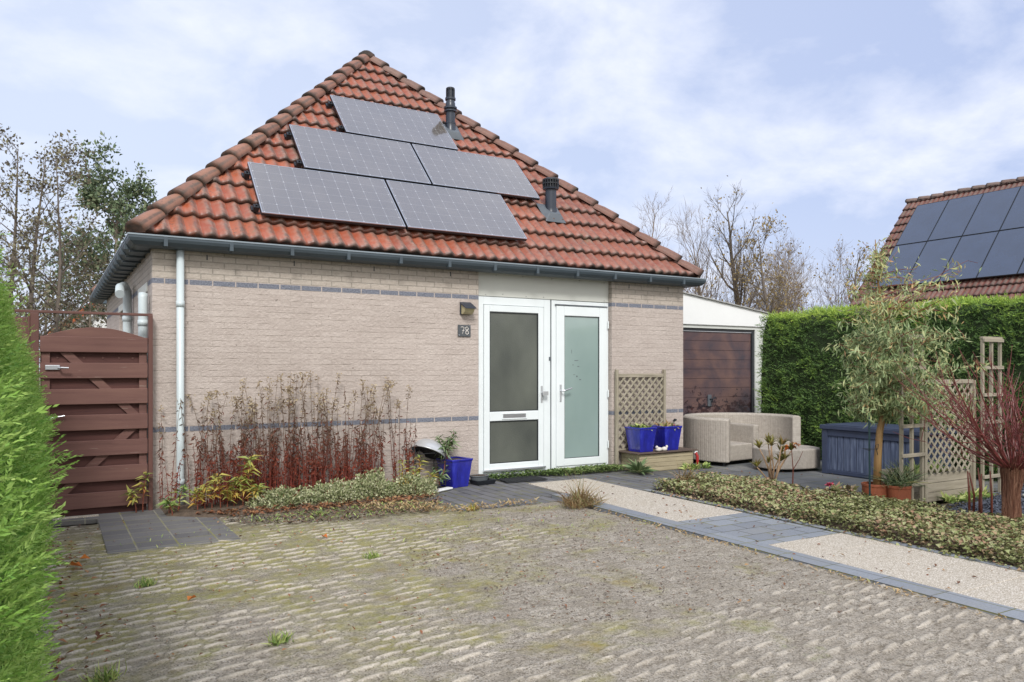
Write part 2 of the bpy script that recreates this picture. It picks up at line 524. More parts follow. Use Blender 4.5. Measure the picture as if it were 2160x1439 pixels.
def m_wood(name, c1, c2, dark, scale=1, along='X', rough=.75, chips=0., chipcol='#9a8c82', bmp=.3, bd=.004):
    t = NT(name)
    ob = t.coord()
    st = {'X': (.6, 9, 9), 'Y': (9, .6, 9), 'Z': (9, 9, .6)}[along]
    n = t.noise(t.mp(ob, st), 3.2 * scale, 6, .65, .4)
    n2 = t.noise(ob, 1.3, 4)
    c = t.ramp(n, [(.25, lin(dark)), (.45, lin(c1)), (.7, lin(c2))])
    c = t.mix(t.ramp(n2, [(.4, 0.), (.75, .35)]), c, lin(dark))
    if chips:
        ch = t.ramp(t.noise(t.mp(ob, tuple(s * .6 for s in st)), 7, 4, .7), [(.66, 0.), (.70, chips)])
        c = t.mix(ch, c, lin(chipcol))
    t.col(c); t.set(Roughness=rough, Specular_IOR_Level=.3)
    t.bump(n, bmp, bd)
    return t.m


def m_solar(name, cells, cell, line, base, rough=.12, ior=2.0):
    """cells laid out in the panel's own metres; origin at lower left corner of the panel."""
    t = NT(name)
    ob = t.coord(); x, y, z = t.sep(ob)
    fx = t.math('FRACT', t.math('DIVIDE', t.math('SUBTRACT', x, .03), cell[0])); fy = t.math('FRACT', t.math('DIVIDE', t.math('SUBTRACT', y, .025), cell[1]))

    def edge(f, w): return t.math('ADD', t.math('LESS_THAN', f, w), t.math('GREATER_THAN', f, 1 - w))
    grid = t.math('MINIMUM', t.math('ADD', edge(fx, .014), edge(fy, .010)), 1.)
    ax = t.math('ABSOLUTE', t.math('SUBTRACT', fx, .5)); ay = t.math('ABSOLUTE', t.math('SUBTRACT', fy, .5))
    dia = t.math('GREATER_THAN', t.math('ADD', ax, ay), .93)
    fb = t.math('FRACT', t.math('MULTIPLY', y, 1 / .031))
    bus = t.math('LESS_THAN', fb, .4)
    n = t.noise(ob, 1.6, 4, .6)
    b = t.ramp(n, [(.3, mul(lin(base), .85)), (.7, mul(lin(base), 1.15))])
    c = t.mix(t.math('MULTIPLY', bus, line * 1.1), b, lin('#4a4a4f'))
    c = t.mix(t.math('MULTIPLY', grid, line), c, lin('#b9bcc4'))
    if cells: c = t.mix(t.math('MULTIPLY', dia, line * 1.3), c, lin('#d9dbe0'))
    t.col(c)
    t.set(Roughness=rough, Specular_IOR_Level=1., IOR=ior, Coat_Weight=.8, Coat_Roughness=.03)
    return t.m


def m_garage():
    t = NT('sooted_brown_paint')
    ob = t.coord(); x, y, z = t.sep(ob)
    n1 = t.noise(ob, 1.7, 5, .6, .5); n2 = t.noise(t.mp(ob, (1, 1, 1.3)), 11, 5, .7); n3 = t.noise(ob, 1.1, 2)
    c = t.ramp(n1, [(.36, lin('#3d3842')), (.5, lin('#544346')), (.66, lin('#6c534d'))])
    zz = t.n('ShaderNodeMapRange'); t.t.links.new(z, zz.inputs[0])
    zz.inputs[1].default_value = 1.15; zz.inputs[2].default_value = .7; zz.inputs[3].default_value = -.12; zz.inputs[4].default_value = .06
    pe = t.ramp(t.math('ADD', t.math('ADD', n2, zz.outputs[0]), t.math('MULTIPLY', n3, .12)), [(.60, 0.), (.635, 1.)])
    pe = t.math('MULTIPLY', pe, t.math('LESS_THAN', z, 1.3))
    c = t.mix(pe, c, t.ramp(t.noise(ob, 6, 2), [(.4, lin('#241c24')), (.65, lin('#3a1d1c'))]))
    t.col(c); t.set(Roughness=.45, Specular_IOR_Level=.4)
    t.bump(n2, .1, .003)
    return t.m


def m_wicker():
    t = NT('grey_wicker')
    uv = t.coord('UV'); ob = t.coord()
    br = t.n('ShaderNodeTexBrick'); t.t.links.new(uv, br.inputs['Vector'])
    for k, v in (('Scale', 1), ('Mortar Size', .0022), ('Mortar Smooth', .6), ('Brick Width', .034), ('Row Height', .0095), ('Bias', 0)):
        br.inputs[k].default_value = v
    br.inputs['Color1'].default_value = lin('#c4bdb3'); br.inputs['Color2'].default_value = lin('#aca49a'); br.inputs['Mortar'].default_value = lin('#7f7466')
    x = t.sep(uv)[0]
    rib = t.math('SINE', t.math('MULTIPLY', x, 2 * PI / .034))
    c = t.mix(t.ramp(rib, [(.0, .0), (1., .3)]), br.outputs['Color'], lin('#877b6c'))
    c = t.mix(.4, c, t.ramp(t.noise(ob, 25, 4), [(.3, lin('#a8a097')), (.7, lin('#cbc4bb'))]))
    t.col(c); t.set(Roughness=.6, Specular_IOR_Level=.4)
    t.bump(t.math('SUBTRACT', 1., br.outputs['Fac']), .5, .003); t.bump(rib, .35, .003)
    return t.m


def m_glass(name, c1, c2, rough, bscale, bstr, spec=.6, coat=.9):
    t = NT(name)
    ob = t.coord()
    t.col(t.ramp(t.noise(t.mp(ob, (1, 1, .6)), 1.4, 3), [(.3, lin(c1)), (.7, lin(c2))]))
    t.set(Roughness=rough, Specular_IOR_Level=spec, Coat_Weight=coat, Coat_Roughness=.06, Coat_IOR=1.6)
    if bstr: t.bump(t.noise(ob, bscale, 3, .6), bstr, .003)
    return t.m


M = {}
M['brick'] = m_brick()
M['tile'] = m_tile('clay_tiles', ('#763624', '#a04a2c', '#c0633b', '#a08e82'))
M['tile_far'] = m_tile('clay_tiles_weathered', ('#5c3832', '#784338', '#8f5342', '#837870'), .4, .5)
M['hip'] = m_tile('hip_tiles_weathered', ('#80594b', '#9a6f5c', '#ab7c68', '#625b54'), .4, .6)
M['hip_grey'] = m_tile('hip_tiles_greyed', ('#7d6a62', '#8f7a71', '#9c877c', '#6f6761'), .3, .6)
M['drive'] = m_driveway()
M['soil'] = simple('dark_soil', '#5d4f42', .95, .4, 14, .8, 70, bdist=.02)
M['earth'] = simple('bare_ground', '#6b6350', .95, .3, 3, .5, 40, bdist=.02)
M['pave_l'] = m_pavers('dark_pavers_square', '#636263', '#706f70', '#8a877c', .30, .21, .0)
M['pave_d'] = m_pavers('dark_pavers_long', '#5a5b60', '#6c6c71', '#1d1d1d', .40, .13, .5, rot=PI / 2, mortar=.009)
M['pave_p'] = m_pavers('blue_grey_pavers', '#7a7f88', '#8d929a', '#4c4e50', .30, .20, .5, mortar=.007)
M['pave_k'] = m_pavers('blue_grey_kerb', '#7d828b', '#8b9098', '#55585c', .40, .40, .0, mortar=.005)
M['patio'] = m_pavers('slate_patio', '#62666a', '#787878', '#45464a', .40, .40, .5, mortar=.007)
M['agg'] = m_aggregate()
M['white'] = simple('white_upvc', '#dfe6e8', .35, .03, 3)
M['white_paint'] = simple('white_painted_board', '#e2e4e4', .55, .04, 2, .1, 30)
M['panel'] = simple('cream_panel', '#cdcfc8', .6, .05, 2)
M['garage_wall'] = simple('pale_render', '#c9ccc8', .8, .06, 3, .3, 60)
M['pipe'] = simple('pale_grey_pvc', '#c2cdd0', .4, .05, 3)
M['gutter'] = simple('grey_zinc', '#47525a', .5, .12, 4, metal=.2)
M['gutter_lip'] = simple('light_zinc_lip', '#8f9aa2', .35, .1, 5, metal=.5)
M['soffit'] = simple('weathered_soffit', '#3d4b4e', .6, .35, 3)
M['black'] = simple('black_plastic', '#22262c', .4, .1, 5)
M['flue'] = simple('dark_flue_plastic', '#2c333f', .35, .15, 6)
M['lead'] = simple('lead_flashing', '#5a6168', .5, .2, 6)
M['alu'] = simple('aluminium', '#c3c6cc', .3, .05, 5, metal=.8)
M['steel'] = simple('brushed_steel', '#c6c9cc', .35, .06, 5, metal=.5)
M['solar'] = m_solar('solar_cells', True, (.16, .158), .30, '#68625c')
M['solar_far'] = m_solar('solar_black', False, (.5, .5), .0, '#303d55', .25, 1.45)
M['glass_l'] = m_glass('textured_glass', '#4a4e4a', '#666a62', .35, 110, 1., .5, .15)
M['glass_r'] = m_glass('frosted_glass', '#869a97', '#92a5a2', .22, 4, .0)
M['glass_w'] = m_glass('window_glass', '#20262a', '#2c3336', .05, 4, .0, 1.)
M['gate'] = m_wood('brown_stained_boards', '#6b4d47', '#785950', '#573d38', .5, 'X', .7, .5)
M['gate_back'] = m_wood('brown_stained_back', '#533632', '#5e3d38', '#40292a', 1, 'X', .75)
M['gate_post'] = simple('brown_steel_post', '#5f3f38', .5, .15, 5)
M['grey_wood'] = m_wood('weathered_larch', '#97907f', '#aea695', '#746d5e', 1, 'Z')
M['grey_wood_x'] = m_wood('weathered_larch_boards', '#9a9282', '#b0a797', '#6e675a', 1, 'X')
M['plank'] = m_wood('planter_planks', '#a59a80', '#bdb094', '#776d57', 1, 'X')
M['topboard'] = m_wood('dark_top_board', '#5a4d45', '#6c5d53', '#3d342f', 1, 'X')
M['blue'] = None
M['deckbox'] = m_wood('slate_blue_resin', '#505a72', '#758097', '#30374d', 1.6, 'Z', .55)
M['deckframe'] = simple('slate_blue_frame', '#3a435a', .5, .15, 8, .2, 40)
M['wicker'] = m_wicker()
M['garage'] = m_garage()
M['rubber'] = simple('black_rubber', '#2f3134', .7, .15, 20)
M['terra'] = simple('rusty_terracotta', '#8a4c31', .7, .25, 8, .3, 40)
M['bonsai'] = simple('grey_bonsai_pot', '#5d6266', .5, .15, 8)
M['soilpot'] = simple('potting_soil', '#4a3d32', .95, .4, 60, .8, 90)
M['stone'] = simple('white_stone', '#cfcac2', .6, .08, 12)
M['lampglass'] = simple('yellowed_lamp_glass', '#b5ac86', .3, .12, 15)
M['slate'] = simple('slate_plate', '#4f5357', .7, .15, 15, .3, 60)
M['numeral'] = simple('white_numeral', '#d8d2cc', .5, .05, 9)
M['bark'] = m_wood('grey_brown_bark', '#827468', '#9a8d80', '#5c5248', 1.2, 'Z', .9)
M['bark_dark'] = m_wood('dark_bark', '#686058', '#7a7067', '#4b443d', 1.2, 'Z', .9)  # lightened to put distance haze into the bark colour
M['bark_euc'] = m_wood('smooth_tan_bark', '#8f7049', '#a58659', '#6b4f31', .7, 'Z', .6)
M['bark_red'] = m_wood('shredding_red_bark', '#6a4433', '#94705a', '#2c1e19', 3.2, 'Z', .85, bmp=1., bd=.03)
M['redtwig'] = simple('red_twig_bark', '#6d3735', .5, .45, 9)
M['euctwig'] = simple('red_brown_twig', '#7d4534', .5, .25, 12)
M['drystem'] = None
M['gravel'] = simple('dark_slate_gravel', '#4b4f5a', .8, .3, 60)
M['greenmetal'] = simple('dark_green_steel', '#20383c', .4, .1, 6)
M['wire'] = simple('black_wire', '#1d1f22', .5, .1, 6)
M['red'] = simple('red_plastic', '#a52a2c', .4, .1, 6)
M['orange'] = simple('orange_plastic', '#c5563a', .45, .1, 6)
M['hedgecore'] = simple('hedge_interior', '#2b3a1c', .95, .45, 22, .8, 40, bdist=.03)


def m_bluepot():
    t = NT('cobalt_glaze')
    ob = t.coord()
    c = t.ramp(t.noise(t.mp(ob, (3, 3, .8)), 4, 5, .7), [(.3, lin('#171a6e')), (.55, lin('#1f249a')), (.8, lin('#3a44b8'))])
    t.col(c); t.set(Roughness=.22, Specular_IOR_Level=.7, Coat_Weight=.4, Coat_Roughness=.1)
    return t.m


M['blue'] = m_bluepot()

L = {}
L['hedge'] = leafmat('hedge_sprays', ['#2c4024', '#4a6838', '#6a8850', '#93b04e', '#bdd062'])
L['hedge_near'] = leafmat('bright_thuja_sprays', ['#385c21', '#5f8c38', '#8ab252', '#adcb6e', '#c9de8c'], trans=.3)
L['euc'] = leafmat('eucalyptus_leaves', ['#6c8052', '#8b9f70', '#a8b384', '#c0bb80', '#c49a70'], .4, .2)
L['willow'] = leafmat('tiny_buds', ['#5c2a28', '#7d3f36'])
L['cover'] = leafmat('ground_cover_leaves', ['#54463a', '#6a6a40', '#8b9460', '#a5a87c', '#9a7660', '#b9b294'], .5, .15)
L['varieg'] = leafmat('variegated_leaves', ['#56643f', '#8d9869', '#bfc298', '#d6d6b6'], .45, .2)
L['yellow'] = leafmat('yellowing_leaves', ['#8b9c54', '#aeb060', '#c4b360', '#c59d50', '#a56c45'], .5, .25)
L['dry'] = leafmat('dried_red_leaves', ['#7c3a2a', '#703c2e', '#654638', '#614f42', '#84735f'], .8, .1)
L['seed'] = leafmat('seed_fluff', ['#8d7c62', '#a8977a', '#c2b394'], .9, .2)
L['litter'] = leafmat('fallen_leaves', ['#4a3a30', '#6f4c38', '#8f6044', '#a5825c', '#8f8270'], .7, .1)
L['dirt_shade'] = leafmat('dark_litter', ['#3f3d40', '#5a5352', '#7a6a58', '#6a4c3c', '#8f8274'], .8, .05)
L['weed'] = leafmat('weed_leaves', ['#62804a', '#8aa557', '#aebf72', '#bfbf80'], .5, .25)
L['ivy'] = leafmat('ivy_leaves', ['#3d5230', '#5a7240', '#7c8f57', '#92995e'], .45, .15)
L['grey_green'] = leafmat('grey_green_leaves', ['#5a7049', '#7a9066', '#93a27c', '#a9a46a'], .45, .2)
L['straw'] = leafmat('dry_grass', ['#8a6a48', '#a98e66', '#bfa985', '#8c9a5a'], .8, .2)
L['treeleaf'] = leafmat('sparse_autumn_leaves', ['#57514a', '#6d6452', '#7d785e', '#8c8a6e'], .7, .2)
L['pine'] = leafmat('pine_needles', ['#4a5a46', '#5f7053', '#748463', '#8a9272'], .7, .15)
L['tan'] = leafmat('tan_tree_leaves', ['#7a6a48', '#988456', '#ab9866'], .7, .2)
L['orange'] = leafmat('orange_maple_leaves', ['#c0602f', '#d9823f', '#e09a55'], .6, .25)
L['mahonia'] = leafmat('olive_leaf_rosettes', ['#5a5a2f', '#77783c', '#8f8444', '#7a5a3c'], .5, .2)


def m_stems():
    t = NT('dried_stems')
    z = t.sep(t.coord())[2]
    c = t.ramp(t.math('ADD', z, t.math('MULTIPLY', t.noise(t.coord(), 9, 3), .3)), [(.15, lin('#7a322c')), (.5, lin('#703a30')), (.75, lin('#5c4338')), (1., lin('#6b5a4a'))])
    t.col(c); t.set(Roughness=.7, Specular_IOR_Level=.3)
    return t.m


M['drystem'] = m_stems()

# ------------------------------------------------------------------ camera, light, sky
cam = bpy.data.cameras.new('camera'); co = bpy.data.objects.new('camera', cam); COL.objects.link(co)
co.location = (0, 0, 1.4); co.rotation_euler = (R(90), 0, R(-30.75))
cam.sensor_width = 36; cam.lens = 1647 / 2160 * 36; cam.shift_y = 57.5 / 2160; cam.clip_end = 3000; cam.clip_start = .05
SC.camera = co
SUN_EL, SUN_AZ = 42, 205       # azimuth clockwise from +Y
sun = bpy.data.lights.new('sun', 'SUN'); so = bpy.data.objects.new('sun', sun); COL.objects.link(so)
sun.energy = 2.35; sun.angle = R(15); sun.color = (1, .97, .93)
sdir = Vector((math.sin(R(SUN_AZ)) * math.cos(R(SUN_EL)), math.cos(R(SUN_AZ)) * math.cos(R(SUN_EL)), math.sin(R(SUN_EL))))
so.rotation_euler = sdir.to_track_quat('Z', 'Y').to_euler(); so.location = (0, -10, 20)


def sky():
    w = bpy.data.worlds.new('World'); SC.world = w; w.use_nodes = True
    t = NT.__new__(NT); t.t = w.node_tree; t.t.nodes.clear()
    out = t.n('ShaderNodeOutputWorld'); bg = t.n('ShaderNodeBackground'); t.l(bg, 0, out, 0)
    bg.inputs[1].default_value = .1
    sk = t.n('ShaderNodeTexSky', sky_type='NISHITA'); sk.sun_disc = False
    sk.sun_elevation = R(SUN_EL); sk.sun_rotation = R(SUN_AZ); sk.air_density = 1.; sk.dust_density = 1.5; sk.ozone_density = 2.
    g = t.coord('Generated')
    x, y, z = t.sep(g)
    # pale haze: whiter towards the left (north-west), bluer to the right
    side = t.math('ADD', t.math('MULTIPLY', x, .80), t.math('MULTIPLY', y, -.30))
    mr = t.n('ShaderNodeMapRange'); t.t.links.new(side, mr.inputs[0]); mr.inputs[1].default_value = -.25; mr.inputs[2].default_value = .55
    pale = t.mix(mr.outputs[0], (6.7, 7.4, 9.1, 1), (4.75, 5.55, 7.95, 1))
    c = t.mix(.8, sk.outputs[0], pale)
    # wispy clouds on a flat layer overhead
    den = t.math('ADD', t.math('MAXIMUM', z, 0.), .38)
    px = t.math('DIVIDE', x, den); py = t.math('DIVIDE', y, den)
    cb = t.n('ShaderNodeCombineXYZ'); t.t.links.new(px, cb.inputs[0]); t.t.links.new(py, cb.inputs[1])
    v = t.mp(cb.outputs[0], (1, 1.0, 1), (CLX, CLY, 0), (0, 0, R(30)))
    n = t.noise(v, 3.0, 12, .58, .2)
    n2 = t.noise(v, .8, 4, .5)
    cl = t.math('ADD', n, t.math('MULTIPLY', t.math('SUBTRACT', n2, .5), .45))
    cl = t.ramp(cl, [(.42, 0.), (.53, .40), (.68, .95)])
    c = t.mix(t.math('MULTIPLY', cl, .92), c, (8.1, 8.4, 9.3, 1))
    low = t.n('ShaderNodeMapRange'); t.t.links.new(z, low.inputs[0]); low.inputs[1].default_value = .22; low.inputs[2].default_value = 0.
    c = t.mix(t.math('MULTIPLY', low.outputs[0], .45), c, (6.3, 6.8, 8.2, 1))
    # brighter overcast behind the camera, where the light comes from
    bk = t.n('ShaderNodeMapRange'); t.t.links.new(y, bk.inputs[0]); bk.inputs[1].default_value = .1; bk.inputs[2].default_value = -.7
    c = t.mix(bk.outputs[0], c, (10.5, 10.4, 10.4, 1))
    t.t.links.new(c, bg.inputs[0])


CLX, CLY = .35, .1
sky()
SC.view_settings.view_transform = 'Standard'; SC.view_settings.look = 'None'; SC.view_settings.exposure = 0.3; SC.view_settings.gamma = 1
SC.view_settings.use_curve_mapping = False
SC.render.engine = 'CYCLES'
SC.cycles.use_denoising = True
SC.cycles.max_bounces = 6; SC.cycles.diffuse_bounces = 3; SC.cycles.glossy_bounces = 3; SC.cycles.transparent_max_bounces = 4


# ------------------------------------------------------------------ ground and paving
def sheet(name, x0, y0, x1, y1, z, mat, label, cat='ground', kind='structure', nx=1, ny=1):
    X, Y = np.meshgrid(np.linspace(x0, x1, nx + 1), np.linspace(y0, y1, ny + 1))
    V = np.stack([X.ravel(), Y.ravel(), np.full(X.size, z)], 1)
    i = np.arange(ny)[:, None] * (nx + 1) + np.arange(nx)[None]
    F = np.stack([i, i + 1, i + nx + 2, i + nx + 1], -1).reshape(-1, 4)
    return tag(make(name, V, F, mat), label, cat, None, kind)


sheet('ground', -400, -400, 400, 600, -.06, M['earth'], 'bare brown ground reaching to the horizon', nx=8, ny=8)


def driveway():
    dx, dy = .016, .010
    xs = np.arange(-.9, 4.70, dx); ys = np.arange(1.2, 8.0, dy)
    X, Y = np.meshgrid(xs, ys)
    rowh = .118
    wob = (fbm(X * .9, Y * .9, 3) - .5) * .05
    q = (Y + wob) / rowh
    k = np.floor(q); fr = q - k
    pv = np.floor(X / .51); jit = vnoise(pv * 3.7, np.floor(Y / .36) * 5.1, 9) - .5
    u0 = X / .17 + (fbm(X * 1.2, Y * 1.2, 15) - .5) * .9 + jit * .25 + (vnoise(k * 7.3, k * 0 + 1.5, 5) - .5) * .35
    u = u0 - np.floor(u0)
    cell = np.floor(u0)
    cv = vnoise(cell * 3.3, k * 4.7, 12); cv2 = vnoise(cell * 5.1, k * 2.9, 13)
    cy = .5 + .30 * (u - .5) + .12 * (cv - .5) + .10 * (fbm(X * 7, Y * 7, 16) - .5)
    wid = (.05 + (.075 + .075 * cv2) * np.sin(PI * np.clip(u, 0, 1)) ** .7) + .13 * (fbm(X * 16, Y * 16, 8) - .5)
    d = np.abs(fr - cy)
    ridge = np.sqrt(np.clip(1 - (d / np.maximum(wid, .02)) ** 2, 0, 1))
    keep = fbm(X * .7, Y * .7, 21)
    keep2 = fbm(X * 5, Y * 5, 33)
    right = np.clip((X - 1.9) / 1.6, 0, 1) * np.clip((Y - 2.9) / 1.0, 0, 1)
    amt = np.clip((keep - .18 - .26 * right) * 3.4, .34, 1) * np.clip((keep2 - .30) * 4.5, .2, 1) * np.clip(.7 + .6 * cv, 0, 1)
    ridge = ridge * amt * (1 - .30 * np.clip((X - 1.9) / 1.4, 0, 1))
    Z = -.011 + .013 * ridge + .012 * (fbm(X * 14, Y * 14, 4) - .5) + .012 * (fbm(X * 1.1, Y * 1.1, 6) - .5)
    ny, nx = X.shape
    V = np.stack([X.ravel(), Y.ravel(), Z.ravel()], 1)
    i = np.arange(ny - 1)[:, None] * nx + np.arange(nx - 1)[None]
    F = np.stack([i, i + 1, i + nx + 1, i + nx], -1).reshape(-1, 4)
    # leave the dark paver patches out of the sheet
    cx = X[:-1, :-1].ravel() + dx / 2; cyy = Y[:-1, :-1].ravel() + dy / 2
    out = ((cx > .40) & (cx < 1.36) & (cyy > 6.66)) | ((cx > 3.50) & (cyy > 6.86)) | ((cx > 0.95) & (cyy > 7.72))
    return make('driveway', V, F[~out], M['drive'], attrs={'ridge': ridge.ravel()}, smooth=True)


tag(driveway(), 'worn concrete grass pavers with wavy pale ridges and moss', 'driveway', None, 'structure')


def slab(name, poly, z1, mat, label, z0=-.05, bevel=.004):
    m = MB(); m.prism(poly, z0, z1)
    return tag(m.build(name, mat, bevel=bevel), label, 'paving', None, 'structure')


slab('pavement', [(.39, 6.65), (1.37, 6.65), (1.37, 7.9), (1.0, 8.5), (-.2, 8.5), (-.2, 8.30), (.40, 8.25)], -.002, M['pave_l'], 'dark square pavers in front of the brown gate')
slab('pavement', [(3.49, 6.85), (4.66, 6.85), (4.70, 7.2), (4.95, 7.2), (5.10, 8.6), (3.9, 8.6), (3.72, 8.0), (3.49, 7.75)], -.003, M['pave_d'], 'dark long pavers left of the pale path slabs')
slab('pavement', [(5.80, 6.96), (6.3, 6.95), (7.0, 7.3), (8.1, 7.2), (8.1, 8.6), (5.0, 8.6), (5.0, 8.0), (5.80, 8.0)], -.004, M['pave_d'], 'dark long pavers between the front door and the wicker sofa')
slab('patio', [(7.0, 7.29), (6.3, 6.94), (6.6, 5.0), (10.9, 5.0), (10.9, 10.7), (8.11, 10.7), (8.11, 7.19)], -.008, M['patio'], 'grey slate patio under the wicker sofa')


def pth(y, off):                          # the path is turned about two degrees
    return 4.64 + off + (y - 2.26) * .030


def pslab(name, y0, y1, o0, o1, z, mat, label, bevel=.005):
    return slab(name, [(pth(y0, o0), y0), (pth(y0, o1), y0), (pth(y1, o1), y1), (pth(y1, o0), y1)], z, mat, label, bevel=bevel)


for i, (a, b) in enumerate([(5.36, 6.70), (6.704, 8.04)]):
    pslab('path', a, b, .20, 1.06, .004, M['agg'], 'pale exposed aggregate path slab ' + ('beside the dry grass tuft' if i == 0 else 'at the front door'))
pslab('path', 4.28, 5.354, .20, 1.06, .003, M['pave_p'], 'blue grey paver section between the pale path slabs')
ks = [(-.2, 1.25, 0), (1.254, 2.75, 0), (2.754, 4.275, 0)]
for i, (a, b, _) in enumerate(ks):
    pslab('path', a, b, .20, .646, .004, M['agg'], 'pale aggregate path slab on the driveway side, %s' % ('nearest the camera', 'second from the pavers', 'touching the blue grey pavers')[2 - i if i != 1 else 1])
    pslab('path', a, b - .4 if i == 2 else b, .65, 1.10, .003, M['agg'], 'pale aggregate path slab on the ground cover side, %s' % ('nearest the camera', 'second from the pavers', 'touching the blue grey pavers')[2 - i if i != 1 else 1])
pslab('path', 3.88, 4.275, .65, 1.10, .002, M['agg'], 'short pale aggregate slab beside the ground cover')
pslab('kerb', -.2, 7.19, .0, .196, .006, M['pave_k'], 'blue grey kerb strip between driveway and path')
pslab('kerb', -.2, 6.95, 1.105, 1.19, .006, M['pave_k'], 'thin blue grey edging strip beside the ground cover')

# ------------------------------------------------------------------ the house
house = thing('brick_house', 'beige painted brick bungalow with red tiled pyramid roof and white double doors', 'house', (.9, 8.56, 0))
HX0, HX1, HY0, HY1 = .9, 8.02, 8.56, 15.5
DX0, DX1 = 4.612, 6.70
m = MB()
m.box(HX0, HY0, -.1, DX0, HY0 + .30, 2.70)
m.box(DX1, HY0, -.1, HX1, HY0 + .30, 2.70)
# left wall with two window openings
W1 = (8.98, 9.86, .95, 2.20); W2 = (11.6, 12.7, .95, 2.20)
yy = HY0 + .30
for (a, b, c, d) in (W1, W2):
    m.box(HX0, yy, -.1, HX0 + .3, a, 2.70)
    m.box(HX0, a, -.1, HX0 + .3, b, c)
    m.box(HX0, a, d, HX0 + .3, b, 2.70)
    yy = b
m.box(HX0, yy, -.1, HX0 + .3, HY1, 2.70)
m.box(HX1 - .3, HY0 + .30, -.1, HX1, HY1, 2.70)
m.box(HX0 + .3, HY1 - .3, -.1, HX1 - .3, HY1, 2.70)
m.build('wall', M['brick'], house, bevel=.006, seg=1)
m = MB(); m.box(HX0 + .32, HY0 + .45, .02, HX1 - .32, HY1 - .32, 2.65); m.build('interior', M['black'], house)

# vents in the joints and holes left in the paint
for x in (1.42, 2.32, 3.24, 4.22, 7.0, 7.72):
    m = MB(); m.box(x - .006, HY0 - .002, 2.52, x + .006, HY0 + .01, 2.575); m.build('joint_vent', M['black'], house)

# ---- roof
EX0, EX1, EY, EZ, AP = .76, 8.16, 8.42, 2.72, 3.70
TH = .10                                     # tiles ride on the rafters
roof = None


def tile_face(O, ex, es, n, L, lo, hi, wave=.15, gauge=.338, res=8, h=.034, parent=None, mat=None, name='roof', seed=0):
    O = np.array(O, float); ex = np.array(ex, float); es = np.array(es, float); n = np.array(n, float)
    nc = int(math.ceil(L / gauge))
    x0 = min(lo(0), lo(L)); x1 = max(hi(0), hi(L))
    ns = int((x1 - x0) / wave * res)
    xs = x0 + np.arange(ns + 1) * wave / res
    phs = (xs / wave) % 1.0
    prof = h * (.5 - .5 * np.cos(2 * PI * phs ** 1.25))
    rs = np.random.default_rng(seed)
    Vs = []; Fs = []; A = []; Pq = []; Sq = []; off = 0
    for j in range(nc):
        s0 = j * gauge; s1 = min((j + 1) * gauge + .05, L)
        if s1 - s0 < .03: continue
        tn = (xs / (2 * wave)).astype(int)
        rv = rs.random(tn.max() + 2)[tn]
        jit = (rs.random(tn.max() + 2)[tn] - .5) * .008
        rows = [(s0 + .022, -.03, 0.), (s0, prof * 1.0 + .018, .0), (s0 + .018, prof + .044, .06), (s0 + (s1 - s0) * .5, prof * .95 + .016, .5), (s1, prof * .9 - .006, 1.)]
        for (s, hh, sv) in rows:
            ss = np.full_like(xs, s) + jit
            xc = np.clip(xs, lo(s), hi(s))
            hv = np.broadcast_to(hh, xs.shape) + jit
            Vs.append(O + xc[:, None] * ex + ss[:, None] * es + hv[:, None] * n)
            A.append(rv); Pq.append(phs); Sq.append(np.full_like(xs, sv))
        c = ns + 1
        for r in range(4):
            i = off + r * c + np.arange(ns)
            sa, sb = rows[r][0], rows[r + 1][0]
            ok = (np.clip(xs[1:], lo(sa), hi(sa)) - np.clip(xs[:-1], lo(sa), hi(sa)) > 1e-5) | (np.clip(xs[1:], lo(sb), hi(sb)) - np.clip(xs[:-1], lo(sb), hi(sb)) > 1e-5)
            Fs.append(np.stack([i, i + 1, i + 1 + c, i + c], -1)[ok])
        off += 5 * c
    return make(name, np.concatenate(Vs), np.concatenate(Fs), mat, parent, smooth=True,
                attrs={'rnd': np.concatenate(A), 'phase': np.concatenate(Pq), 'slope': np.concatenate(Sq)})


q = math.sqrt(.5)
SL = AP / q
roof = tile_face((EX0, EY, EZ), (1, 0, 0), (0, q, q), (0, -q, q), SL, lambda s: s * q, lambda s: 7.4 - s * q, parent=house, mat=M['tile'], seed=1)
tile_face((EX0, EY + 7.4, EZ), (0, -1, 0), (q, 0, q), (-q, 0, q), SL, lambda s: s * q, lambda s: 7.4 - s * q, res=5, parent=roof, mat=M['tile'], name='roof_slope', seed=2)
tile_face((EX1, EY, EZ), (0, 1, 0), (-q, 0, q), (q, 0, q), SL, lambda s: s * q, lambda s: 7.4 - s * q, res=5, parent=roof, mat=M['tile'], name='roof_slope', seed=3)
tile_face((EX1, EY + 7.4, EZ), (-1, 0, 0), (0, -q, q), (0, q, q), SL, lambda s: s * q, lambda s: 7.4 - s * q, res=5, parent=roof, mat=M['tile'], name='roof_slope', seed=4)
# underlay so no light leaks through the tiles
m = MB(); z_ = EZ - .03
m.add([(EX0, EY, z_), (EX1, EY, z_), (EX1, EY + 7.4, z_), (EX0, EY + 7.4, z_), (4.46, 12.12, EZ + AP - .03)], [(0, 1, 4), (1, 2, 4), (2, 3, 4), (3, 0, 4), (3, 2, 1, 0)])
m.build('roof_underlay', M['black'], roof)


